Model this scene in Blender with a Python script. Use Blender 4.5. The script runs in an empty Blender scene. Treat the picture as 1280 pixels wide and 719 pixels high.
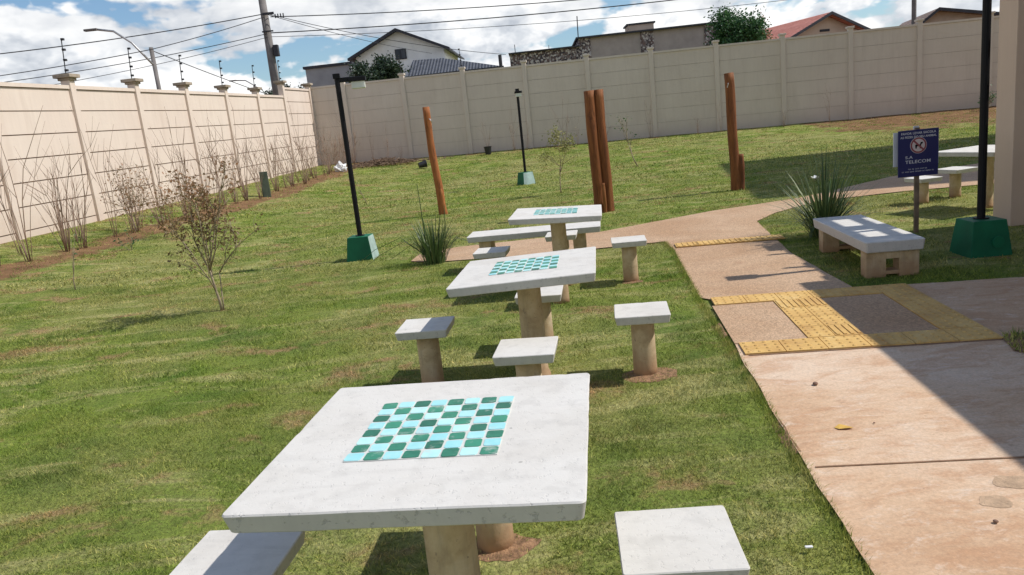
import bpy, bmesh, math, random
import numpy as np
from mathutils import Vector, Matrix, noise as mnoise

R = math.radians
random.seed(11)
rng = np.random.default_rng(5)
scn = bpy.context.scene
COL = scn.collection
YAW = R(-7.6)                       # the tables, path and canopy all run this way
CU = Vector((math.cos(YAW), math.sin(YAW), 0)); CV = Vector((-math.sin(YAW), math.cos(YAW), 0))

# ------------------------------------------------------------------ terrain
WC = Vector((-7.034, 30.306, 0))                       # corner of the two boundary walls
BD = Vector((math.cos(R(-7.0)), math.sin(R(-7.0)), 0))
LD = Vector((math.cos(R(-95.25)), math.sin(R(-95.25)), 0))
BN = Vector((BD.y, -BD.x, 0))                          # inward normals
LN = Vector((-LD.y, LD.x, 0))
def ss(t): t = min(1, max(0, t)); return t*t*(3-2*t)
def hb(s): return max(.1, .624-.011*s)
def hl(s): return max(.1, .624-.012*s)
def terrain(x, y):
    p = Vector((x, y, 0))-WC
    sb, db = p.dot(BD), p.dot(BN); sl, dl = p.dot(LD), p.dot(LN)
    db = max(0, db); dl = max(0, dl)
    wdt = 10 - 4.5*ss((sb-12)/8)
    a = hb(sb)*max(0, 1-db/wdt)**1.5
    b = hl(sl)*max(0, 1-dl/5.5)**1.6
    return a+b-a*b/.7
PATH_MAIN = [(-.05,-4),(.78,.2),(1.0,1.9),(1.026,2.088),(1.111,2.787),(1.295,4.205),(1.465,5.72),(1.765,7.95),(1.79,8.45),
             (1.04,8.46),(.2,8.5),(-.85,8.72),(-1.18,8.95),(-1.12,9.4),(-.67,9.68),(.3,9.7),(1.22,9.68),(1.79,9.96),(2.91,10.52),(4.29,10.9),
             (5.22,11.5),(6.35,12.28),(8.2,12.87),(14,13.4),(14,10.4),(8,10.2),(6.56,10.3),(5.6,10.45),(4.4,10.4),(3.55,9.75),(3.1,9.2),(2.93,8.3),(2.70,7.05),(2.585,5.521)]
PLAZA = [(2.585,5.521),(3.733,5.307),(5.0,5.15),(9,4.6),(9,-4)]
BED = [(2.735,4.05),(2.80,4.11),(3.3,4.12),(4.3,3.98),(4.2,3.45),(2.72,3.72),(2.66,3.84)]
def inpoly(px, py, poly):
    c = np.zeros(len(px), bool); n = len(poly); j = n-1
    for i in range(n):
        xi, yi = poly[i]; xj, yj = poly[j]
        if yi != yj:
            c ^= ((yi > py) != (yj > py)) & (px < (xj-xi)*(py-yi)/(yj-yi)+xi)
        j = i
    return c
PAVED = PATH_MAIN+PLAZA

# ------------------------------------------------------------------ materials
def newmat(name):
    m = bpy.data.materials.new(name); m.use_nodes = True
    nt = m.node_tree; b = nt.nodes['Principled BSDF']
    return m, nt, b
def N(nt, t, **kw):
    n = nt.nodes.new(t)
    for k, v in kw.items():
        if k in n.inputs: n.inputs[k].default_value = v
        else: setattr(n, k, v)
    return n
def noise(nt, vec, scale, detail=4, rough=.55, dist=0):
    n = N(nt, 'ShaderNodeTexNoise'); n.inputs['Scale'].default_value = scale; n.inputs['Detail'].default_value = detail
    n.inputs['Roughness'].default_value = rough; n.inputs['Distortion'].default_value = dist
    nt.links.new(vec, n.inputs['Vector']); return n.outputs['Fac']
def ramp(nt, fac, stops, interp='LINEAR'):
    r = N(nt, 'ShaderNodeValToRGB'); e = r.color_ramp.elements; r.color_ramp.interpolation = interp
    while len(e) < len(stops): e.new(.5)
    for i, (p, c) in enumerate(stops):
        e[i].position = p
        e[i].color = (c, c, c, 1) if not isinstance(c, tuple) else (*c, 1)
    nt.links.new(fac, r.inputs['Fac']); return r.outputs['Color']
def mix(nt, fac, a, b, mode='MIX'):
    m = N(nt, 'ShaderNodeMix', data_type='RGBA', blend_type=mode)
    for sock, v in ((m.inputs[0], fac), (m.inputs[6], a), (m.inputs[7], b)):
        if hasattr(v, 'is_output') or isinstance(v, bpy.types.NodeSocket): nt.links.new(v, sock)
        elif isinstance(v, tuple): sock.default_value = (*v, 1)
        else: sock.default_value = v
    return m.outputs[2]
def math_(nt, op, a, b=0.):
    m = N(nt, 'ShaderNodeMath', operation=op)
    for s, v in ((m.inputs[0], a), (m.inputs[1], b)):
        if isinstance(v, bpy.types.NodeSocket): nt.links.new(v, s)
        else: s.default_value = v
    return m.outputs[0]
def bump(nt, b, h, strength=.4, dist=.01):
    n = N(nt, 'ShaderNodeBump'); n.inputs['Strength'].default_value = strength; n.inputs['Distance'].default_value = dist
    nt.links.new(h, n.inputs['Height']); nt.links.new(n.outputs['Normal'], b.inputs['Normal'])
def objvec(nt, randomize=True):
    t = N(nt, 'ShaderNodeTexCoord')
    if not randomize: return t.outputs['Object']
    oi = N(nt, 'ShaderNodeObjectInfo')
    mu = N(nt, 'ShaderNodeVectorMath', operation='SCALE'); mu.inputs['Scale'].default_value = 37.
    cx = N(nt, 'ShaderNodeCombineXYZ')
    nt.links.new(oi.outputs['Random'], cx.inputs[0]); nt.links.new(oi.outputs['Random'], cx.inputs[1])
    nt.links.new(cx.outputs[0], mu.inputs[0])
    ad = N(nt, 'ShaderNodeVectorMath', operation='ADD')
    nt.links.new(t.outputs['Object'], ad.inputs[0]); nt.links.new(mu.outputs[0], ad.inputs[1])
    return ad.outputs[0]
def scaled(nt, vec, s, rot=0):
    m = N(nt, 'ShaderNodeMapping'); m.inputs['Scale'].default_value = s; m.inputs['Rotation'].default_value = (0, 0, rot)
    nt.links.new(vec, m.inputs['Vector']); return m.outputs[0]

def simple(name, col, rough=.7, var=.15, scale=6, metallic=0, bumps=0, bscale=40, spec=.5):
    m, nt, b = newmat(name)
    v = objvec(nt)
    f = noise(nt, v, scale, 5)
    c1 = tuple(min(1, c*(1-var)) for c in col); c2 = tuple(min(1, c*(1+var)) for c in col)
    nt.links.new(ramp(nt, f, [(.3, c1), (.7, c2)]), b.inputs['Base Color'])
    b.inputs['Roughness'].default_value = rough; b.inputs['Metallic'].default_value = metallic
    b.inputs['Specular IOR Level'].default_value = spec
    if bumps: bump(nt, b, noise(nt, v, bscale, 4), bumps, .01)
    return m

def mat_whitecement():
    m, nt, b = newmat('whitewashed_cement'); v = objvec(nt)
    big = noise(nt, v, 3.2, 6, .6, .6); fine = noise(nt, v, 60, 5, .65); mid = noise(nt, v, 14, 5, .6)
    c = ramp(nt, big, [(.28, (.585, .555, .51)), (.5, (.645, .62, .58)), (.75, (.68, .66, .625))])
    c = mix(nt, ramp(nt, mid, [(.35, 1.), (.5, 0.)]), c, mix(nt, .35, c, (.47, .45, .42)))
    # smears of thinner paint
    sm = noise(nt, scaled(nt, v, (1, 5, 5), .5), 2.4, 6, .65, 1.2)
    c = mix(nt, ramp(nt, sm, [(.56, 0.), (.70, .28)]), c, (.47, .45, .42))
    # pits along the rough cast faces (sides): use the object normal
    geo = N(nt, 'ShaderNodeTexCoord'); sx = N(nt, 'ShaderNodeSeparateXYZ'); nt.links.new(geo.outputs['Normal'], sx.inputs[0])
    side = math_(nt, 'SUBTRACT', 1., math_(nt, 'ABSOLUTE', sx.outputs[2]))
    pit = ramp(nt, noise(nt, v, 52, 3, .7), [(.345, 1.), (.405, 0.)])
    c = mix(nt, math_(nt, 'MULTIPLY', pit, math_(nt, 'MULTIPLY', side, .75)), c, (.16, .15, .14))
    str_ = noise(nt, scaled(nt, v, (30, 30, 2.5)), 1., 4, .6)
    c = mix(nt, math_(nt, 'MULTIPLY', ramp(nt, str_, [(.45, 0.), (.65, .5)]), side), c, (.45, .44, .42))
    pit2 = ramp(nt, noise(nt, v, 24, 2, .5), [(.22, 1.), (.255, 0.)])
    c = mix(nt, math_(nt, 'MULTIPLY', pit2, .6), c, (.25, .24, .22)); c = mix(nt, math_(nt, 'MULTIPLY', side, .65), c, (.475, .47, .475))  # grey mixed over all side faces stands in for their shade
    nt.links.new(c, b.inputs['Base Color']); b.inputs['Roughness'].default_value = .75
    h = math_(nt, 'ADD', math_(nt, 'MULTIPLY', fine, .4), math_(nt, 'ADD', mid, math_(nt, 'MULTIPLY', pit, -1.2)))
    bump(nt, b, h, .35, .004)
    return m
def mat_column():
    m, nt, b = newmat('soil_stained_concrete'); v = objvec(nt)
    t = N(nt, 'ShaderNodeTexCoord'); sx = N(nt, 'ShaderNodeSeparateXYZ'); nt.links.new(t.outputs['Object'], sx.inputs[0])
    f = noise(nt, v, 9, 6, .65, .4)
    c = ramp(nt, f, [(.3, (.38, .275, .16)), (.5, (.52, .40, .25)), (.7, (.60, .49, .34))])
    z = math_(nt, 'ADD', sx.outputs[2], math_(nt, 'MULTIPLY', math_(nt, 'SUBTRACT', noise(nt, v, 12, 4), .5), .16))
    c = mix(nt, ramp(nt, noise(nt, scaled(nt, v, (22, 22, 3)), 1., 5, .65), [(.5, 0.), (.68, .5)]), c, (.30, .235, .17)); c = mix(nt, ramp(nt, noise(nt, v, 70, 3, .6), [(.30, .7), (.36, 0.)]), c, (.2, .16, .12)); c = mix(nt, ramp(nt, z, [(.02, .8), (.17, 0.)]), c, (.36, .20, .105))
    nt.links.new(c, b.inputs['Base Color']); b.inputs['Roughness'].default_value = .9
    bump(nt, b, noise(nt, v, 50, 5, .7), .35, .006)
    return m
def grass_color(nt):
    g = N(nt, 'ShaderNodeNewGeometry'); p = g.outputs['Position']
    big = noise(nt, p, .33, 4, .6, .4); mid = noise(nt, p, 1.5, 5, .62, .5); fine = noise(nt, p, 9, 4, .65)
    st = noise(nt, scaled(nt, p, (.9, 2.5, 1), R(12)), 1.0, 6, .70, 1.2)
    c = ramp(nt, mid, [(.30, (.108, .205, .028)), (.50, (.220, .300, .050)), (.75, (.345, .365, .095))])
    c = mix(nt, ramp(nt, big, [(.42, 0.), (.66, .55)]), c, (.39, .34, .15))
    c = mix(nt, ramp(nt, st, [(.49, 0.), (.62, .80)]), c, (.50, .47, .20))
    dead = math_(nt, 'ADD', math_(nt, 'MULTIPLY', noise(nt, scaled(nt, p, (1.1, 1.7, 1)), 1.2, 5, .65, .5), .8), math_(nt, 'MULTIPLY', fine, .2))
    c = mix(nt, ramp(nt, dead, [(.55, 0.), (.63, .85)]), c, (.43, .285, .15))
    c = mix(nt, ramp(nt, fine, [(.30, .45), (.48, 0.)]), c, (.095, .135, .028))
    return c, p
def mat_ground():
    m, nt, b = newmat('lawn_soil'); c, p = grass_color(nt)
    at = N(nt, 'ShaderNodeAttribute', attribute_name='dirt')
    f = math_(nt, 'ADD', at.outputs['Fac'], math_(nt, 'MULTIPLY', math_(nt, 'SUBTRACT', noise(nt, p, 1.3, 6, .7), .5), 1.1))
    soil = ramp(nt, noise(nt, p, 3, 6, .7), [(.3, (.13, .075, .04)), (.6, (.25, .145, .075)), (.8, (.33, .22, .13))])
    fin = noise(nt, p, 45, 4, .7)
    c = mix(nt, ramp(nt, fin, [(.35, .6), (.6, .1)]), c, (.075, .065, .028))
    c = mix(nt, ramp(nt, f, [(.45, 0.), (.62, 1.)]), c, soil)
    nt.links.new(c, b.inputs['Base Color']); b.inputs['Roughness'].default_value = 1; b.inputs['Specular IOR Level'].default_value = .1
    bump(nt, b, math_(nt, 'ADD', fin, noise(nt, p, 14, 4)), .8, .03)
    return m
def mat_blade():
    m, nt, b = newmat('grass_blade'); c, p = grass_color(nt)
    at = N(nt, 'ShaderNodeAttribute', attribute_name='tint')
    c = mix(nt, 1., c, ramp(nt, at.outputs['Fac'], [(0., (.30, .36, .24)), (.35, (.80, .86, .74)), (.7, (1.32, 1.22, 1.12)), (1., (2.1, 1.8, 1.8))]), 'MULTIPLY')
    nt.links.new(c, b.inputs['Base Color']); b.inputs['Roughness'].default_value = .6; b.inputs['Specular IOR Level'].default_value = .25
    tr = N(nt, 'ShaderNodeBsdfTranslucent'); nt.links.new(c, tr.inputs['Color'])
    ms = N(nt, 'ShaderNodeMixShader'); ms.inputs[0].default_value = .3
    nt.links.new(b.outputs[0], ms.inputs[1]); nt.links.new(tr.outputs[0], ms.inputs[2])
    nt.links.new(ms.outputs[0], nt.nodes['Material Output'].inputs['Surface'])
    return m
def mat_leaf(name, cols, transl=.3):
    m, nt, b = newmat(name)
    at = N(nt, 'ShaderNodeAttribute', attribute_name='tint')
    n = len(cols)
    c = ramp(nt, at.outputs['Fac'], [(i/(n-1), k) for i, k in enumerate(cols)])
    nt.links.new(c, b.inputs['Base Color']); b.inputs['Roughness'].default_value = .5
    tr = N(nt, 'ShaderNodeBsdfTranslucent'); nt.links.new(c, tr.inputs['Color'])
    ms = N(nt, 'ShaderNodeMixShader'); ms.inputs[0].default_value = transl
    nt.links.new(b.outputs[0], ms.inputs[1]); nt.links.new(tr.outputs[0], ms.inputs[2])
    nt.links.new(ms.outputs[0], nt.nodes['Material Output'].inputs['Surface'])
    return m
def mat_paving(name, gravel):
    m, nt, b = newmat(name)
    g = N(nt, 'ShaderNodeNewGeometry'); p = g.outputs['Position']
    big = noise(nt, p, .8, 6, .6, .6); mid = noise(nt, scaled(nt, p, (1, 2.2, 1)), 3.2, 6, .65, .8); fine = noise(nt, p, 90, 3, .7)
    if gravel:
        vor = N(nt, 'ShaderNodeTexVoronoi'); vor.inputs['Scale'].default_value = 85; nt.links.new(p, vor.inputs['Vector'])
        bw = N(nt, 'ShaderNodeRGBToBW'); nt.links.new(vor.outputs['Color'], bw.inputs[0])
        c = ramp(nt, big, [(.3, (.41, .25, .14)), (.7, (.52, .36, .235))])
        c = mix(nt, .5, c, mix(nt, 1., c, ramp(nt, bw.outputs[0], [(.15, .55), (.5, .98), (.85, 1.45)]), 'MULTIPLY'))
        c = mix(nt, ramp(nt, mid, [(.52, 0.), (.7, .5)]), c, (.38, .22, .13))
        nt.links.new(c, b.inputs['Base Color'])
        bump(nt, b, math_(nt, 'SUBTRACT', 1., vor.outputs['Distance']), .6, .006)
    else:
        c = ramp(nt, big, [(.28, (.47, .285, .165)), (.5, (.59, .405, .265)), (.70, (.67, .52, .395))])
        c = mix(nt, ramp(nt, mid, [(.48, 0.), (.62, .55)]), c, (.46, .25, .135))
        c = mix(nt, ramp(nt, noise(nt, scaled(nt, p, (1.2, 2.5, 1), .3), 6.5, 8, .78, .5), [(.53, 0.), (.66, .6)]), c, (.70, .58, .47))
        c = mix(nt, ramp(nt, noise(nt, scaled(nt, p, (1, 2.6, 1), -.2), 9, 6, .7, .7), [(.30, .55), (.40, 0.)]), c, (.37, .22, .135))
        c = mix(nt, .4, c, mix(nt, 1., c, ramp(nt, fine, [(.3, .6), (.7, 1.35)]), 'MULTIPLY')); c = mix(nt, ramp(nt, noise(nt, p, 38, 5, .75), [(.30, .6), (.38, 0.)]), c, (.30, .18, .11))
        nt.links.new(c, b.inputs['Base Color'])
        bump(nt, b, math_(nt, 'ADD', math_(nt, 'MULTIPLY', fine, .5), mid), .25, .006)
    b.inputs['Roughness'].default_value = .85
    return m
def mat_tactile():
    m, nt, b = newmat('yellow_tactile_tile')
    g = N(nt, 'ShaderNodeNewGeometry'); p = g.outputs['Position']
    f = noise(nt, p, 4, 6, .65, .4)
    c = ramp(nt, f, [(.3, (.48, .27, .085)), (.55, (.64, .405, .13)), (.75, (.69, .50, .22))])
    c = mix(nt, ramp(nt, noise(nt, p, 30, 4, .7), [(.32, .5), (.45, 0.)]), c, (.36, .21, .10))
    nt.links.new(c, b.inputs['Base Color']); b.inputs['Roughness'].default_value = .8
    bump(nt, b, noise(nt, p, 80, 3), .3, .004)
    return m
def mat_wallpaint(name, c1, c2, stain):
    m, nt, b = newmat(name); v = objvec(nt)
    g = N(nt, 'ShaderNodeNewGeometry'); p = g.outputs['Position']
    f = noise(nt, p, .7, 6, .6, .3)
    c = ramp(nt, f, [(.3, c1), (.7, c2)])
    st = noise(nt, scaled(nt, p, (3.5, 3.5, .5)), 1, 6, .68)
    c = mix(nt, ramp(nt, st, [(.52, 0.), (.74, .42)]), c, stain)
    gr = noise(nt, scaled(nt, p, (14, 14, 1.2)), 1, 4, .6)
    c = mix(nt, .10, c, mix(nt, 1., c, ramp(nt, gr, [(.3, .7), (.7, 1.25)]), 'MULTIPLY'))
    sx = N(nt, 'ShaderNodeSeparateXYZ'); nt.links.new(p, sx.inputs[0])
    zz = math_(nt, 'ADD', sx.outputs[2], math_(nt, 'MULTIPLY', math_(nt, 'SUBTRACT', noise(nt, p, 1.6, 5, .7), .5), .9))
    c = mix(nt, ramp(nt, math_(nt, 'MULTIPLY', zz, .5), [(.22, .55), (.5, 0.)]), c, stain)
    nt.links.new(c, b.inputs['Base Color']); b.inputs['Roughness'].default_value = .9
    bump(nt, b, noise(nt, p, 22, 5, .65), .25, .01)
    return m
def mat_stonewall():
    m, nt, b = newmat('irregular_stone_cladding'); v = objvec(nt)
    vo = N(nt, 'ShaderNodeTexVoronoi'); vo.inputs['Scale'].default_value = 10.; nt.links.new(v, vo.inputs['Vector'])
    ve = N(nt, 'ShaderNodeTexVoronoi', feature='DISTANCE_TO_EDGE'); ve.inputs['Scale'].default_value = 10.; nt.links.new(v, ve.inputs['Vector'])
    bw = N(nt, 'ShaderNodeRGBToBW'); nt.links.new(vo.outputs['Color'], bw.inputs[0])
    c = ramp(nt, bw.outputs[0], [(.25, (.06, .05, .06)), (.45, (.17, .11, .10)), (.6, (.22, .19, .20)), (.75, (.50, .46, .46))])
    c = mix(nt, ramp(nt, ve.outputs['Distance'], [(.0, 1.), (.06, 0.)]), c, (.10, .09, .09))
    nt.links.new(c, b.inputs['Base Color']); b.inputs['Roughness'].default_value = .9
    bump(nt, b, ve.outputs['Distance'], .6, .05)
    return m
def mat_roof(name, ca, cb, rows=3.2):
    m, nt, b = newmat(name); v = objvec(nt, False)
    w = N(nt, 'ShaderNodeTexWave', wave_type='BANDS', bands_direction='X'); w.inputs['Scale'].default_value = 1.6
    nt.links.new(v, w.inputs['Vector'])
    w2 = N(nt, 'ShaderNodeTexWave', wave_type='BANDS', bands_direction='Z'); w2.inputs['Scale'].default_value = rows
    nt.links.new(v, w2.inputs['Vector'])
    f = noise(nt, v, 2.5, 5, .7)
    c = ramp(nt, f, [(.3, ca), (.7, cb)])
    c = mix(nt, .6, c, mix(nt, 1., c, ramp(nt, w.outputs['Fac'], [(0., .5), (1., 1.4)]), 'MULTIPLY'))
    c = mix(nt, .35, c, mix(nt, 1., c, ramp(nt, w2.outputs['Fac'], [(0., .5), (.5, 1.2)]), 'MULTIPLY'))
    nt.links.new(c, b.inputs['Base Color']); b.inputs['Roughness'].default_value = .7
    bump(nt, b, math_(nt, 'ADD', w.outputs['Fac'], w2.outputs['Fac']), .6, .08)
    return m
def mat_log(name='varnished_eucalyptus', dk=1.):
    m, nt, b = newmat(name); v = objvec(nt)
    f = noise(nt, scaled(nt, v, (7, 7, .8)), 2.2, 6, .65, .6)
    c = ramp(nt, f, [(.25, (.10, .034, .013)), (.45, (.25, .085, .026)), (.6, (.33, .12, .036)), (.78, (.46, .215, .08))])
    k = noise(nt, scaled(nt, v, (3, 3, 1.5)), 2.2, 4, .6)
    c = mix(nt, ramp(nt, k, [(.62, 0.), (.72, .7)]), c, (.12, .045, .02))
    nt.links.new(c, b.inputs['Base Color']); b.inputs['Roughness'].default_value = .72; b.inputs['Specular IOR Level'].default_value = .3
    cr = noise(nt, scaled(nt, v, (30, 30, 1.1)), 1.3, 4, .6, .3)
    c = mix(nt, ramp(nt, cr, [(.30, .85), (.37, 0.)]), c, (.05, .02, .01)); c = mix(nt, 1., c, (dk, dk, dk), 'MULTIPLY'); nt.links.new(c, b.inputs['Base Color'])
    bump(nt, b, math_(nt, 'ADD', f, ramp(nt, cr, [(.30, 0.), (.38, 1.)])), .7, .02)
    return m
def mat_tile(name, ca, cb):
    m, nt, b = newmat(name); v = objvec(nt)
    at = N(nt, 'ShaderNodeAttribute', attribute_name='tint')
    f = math_(nt, 'ADD', math_(nt, 'MULTIPLY', at.outputs['Fac'], .75), math_(nt, 'MULTIPLY', math_(nt, 'SUBTRACT', noise(nt, v, 30, 4, .6), .35), .9))
    c = ramp(nt, f, [(.1, ca), (.9, cb)])
    c = mix(nt, ramp(nt, noise(nt, v, 18, 5, .7), [(.56, 0.), (.70, .55)]), c, (.60, .60, .56))     # cement haze left on the tiles
    nt.links.new(c, b.inputs['Base Color']); b.inputs['Roughness'].default_value = .42
    bump(nt, b, noise(nt, v, 25, 3), .05, .003)
    return m
def mat_glass():
    m, nt, b = newmat('dark_window_glass'); b.inputs['Base Color'].default_value = (.02, .03, .045, 1)
    b.inputs['Roughness'].default_value = .08; v = objvec(nt); bump(nt, b, noise(nt, v, 2, 2), .05, .01)
    return m
M = dict(
    cement=mat_whitecement(), column=mat_column(), ground=mat_ground(), blade=mat_blade(),
    concrete=mat_paving('dusty_pink_concrete', False), gravel=mat_paving('washed_gravel_paving', True), tactile=mat_tactile(),
    gravel_dark=simple('dark_gravel_infill', (.40, .265, .17), .9, .4, 60, bumps=.5, bscale=120),
    tile_dark=mat_tile('dark_green_glass_tile', (.010, .125, .075), (.035, .27, .165)), tile_light=mat_tile('aqua_glass_tile', (.29, .66, .70), (.50, .80, .78)),
    grout=simple('white_grout', (.60, .60, .57), .85, .12, 20),
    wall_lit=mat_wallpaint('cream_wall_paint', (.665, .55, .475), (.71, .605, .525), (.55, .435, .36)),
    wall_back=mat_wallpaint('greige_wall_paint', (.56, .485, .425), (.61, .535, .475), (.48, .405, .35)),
    groove_pale=simple('wall_joint_shade', (.36, .31, .26), .95, .3, 4), groove=simple('wall_joint_shadow', (.22, .155, .105), .95, .3, 4), cap=simple('weathered_cap_concrete', (.34, .28, .22), .95, .3, 6, bumps=.4),  # wall joint backings coloured dark for the shadow under the plank lips
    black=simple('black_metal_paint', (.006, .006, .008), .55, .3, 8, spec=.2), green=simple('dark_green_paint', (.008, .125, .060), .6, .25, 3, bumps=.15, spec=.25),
    greenpale=simple('sun_glint_green', (.36, .48, .46), .4, .35, 3.5, bumps=.15),  # sunlit glint of one lamp-base face, put into the colour
    lens=simple('lamp_lens', (.62, .64, .58), .3, .1), log=mat_log('dark_red_eucalyptus', .72), log_orange=mat_log('orange_eucalyptus', 1.15), steel=simple('galvanised_steel', (.45, .45, .45), .45, .15, 10, .7),
    twig=simple('bare_twig_bark', (.30, .205, .155), .9, .35, 8), bark=simple('young_bark', (.30, .24, .16), .9, .3, 10, bumps=.4),
    darkbark=simple('dark_bark', (.09, .065, .045), .95, .3, 5, bumps=.5),
    soil=simple('red_soil', (.27, .155, .085), 1., .5, 30, bumps=1., bscale=90), mulch=simple('dry_mulch', (.16, .105, .07), 1., .5, 20, bumps=.9),
    leaf_spike=mat_leaf('sword_leaf', [(.035, .065, .022), (.06, .105, .034), (.10, .16, .05), (.22, .25, .09)], .15),
    leaf_brown=mat_leaf('russet_leaf', [(.14, .12, .045), (.25, .155, .07), (.36, .19, .10), (.44, .28, .175)]),
    leaf_yellow=mat_leaf('yellow_green_leaf', [(.14, .16, .04), (.26, .26, .075), (.40, .36, .13)]),
    leaf_dark=mat_leaf('dark_tree_leaf', [(.012, .026, .015), (.026, .052, .026), (.05, .088, .038)], .15),
    leaf_green=mat_leaf('green_tree_leaf', [(.022, .07, .026), (.05, .13, .045), (.09, .19, .06)]),
    leaf_small=mat_leaf('sapling_leaf', [(.05, .10, .03), (.10, .16, .05)]),
    petal=simple('white_petal', (.8, .8, .78), .6, .05), plastic_black=simple('black_plastic_pot', (.015, .015, .017), .5, .2),
    plastic_white=simple('white_plastic_bag', (.75, .75, .75), .45, .1), bluep=simple('navy_sign_face', (.012, .016, .115), .35, .12, 4),
    whitep=simple('white_sign_board', (.62, .64, .70), .5, .06), signred=simple('sign_ring_red', (.30, .07, .08), .5, .1),
    letter=simple('sign_lettering', (.66, .66, .72), .5, .05), pinkp=simple('sign_disc_face', (.70, .60, .60), .5, .05),
    woodpost=simple('sign_post_wood', (.20, .145, .10), .8, .3, 12),
    plaster_white=simple('white_house_plaster', (.84, .83, .80), .9, .08, 1.5), plaster_grey=simple('grey_house_plaster', (.33, .33, .35), .9, .12, 1.5),
    plaster_taupe=simple('taupe_render', (.36, .31, .30), .9, .12, 2.), plaster_beige=simple('beige_house_plaster', (.56, .44, .35), .9, .10, 1.2),
    plaster_tan=simple('tan_house_plaster', (.40, .32, .27), .9, .15, 1.2),
    trim_dark=simple('dark_trim', (.035, .035, .045), .7, .3, 3), stone=mat_stonewall(),
    roof_dark=mat_roof('slate_blue_roof_tiles', (.04, .045, .06), (.095, .105, .13)), roof_red=mat_roof('red_clay_roof_tiles', (.42, .13, .09), (.60, .25, .19)),
    roof_brown=mat_roof('weathered_roof_tiles', (.20, .13, .10), (.36, .26, .21)), glass=mat_glass(),
    polecon=simple('pole_concrete', (.17, .155, .15), .9, .25, 2), wire=simple('black_cable', (.02, .02, .025), .6, .2),
    pillar=mat_wallpaint('pillar_paint', (.62, .475, .375), (.66, .515, .41), (.52, .39, .30)), canopy=simple('canopy_paint', (.58, .50, .42), .85, .08, 2),
    floor=simple('pale_floor_slab', (.64, .58, .5), .6, .1, 3), marker=simple('green_marker_plastic', (.06, .08, .055), .6, .3),
    dryleaf=simple('yellow_dry_leaf', (.62, .38, .08), .8, .2, 20), pebble=simple('brown_pebble', (.22, .13, .09), .9, .3, 20),
    patchm=simple('mortar_patch', (.46, .32, .21), .95, .25, 25, bumps=.6, bscale=80), jointm=simple('joint_grime', (.25, .15, .09), 1., .3, 30),
)

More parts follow.
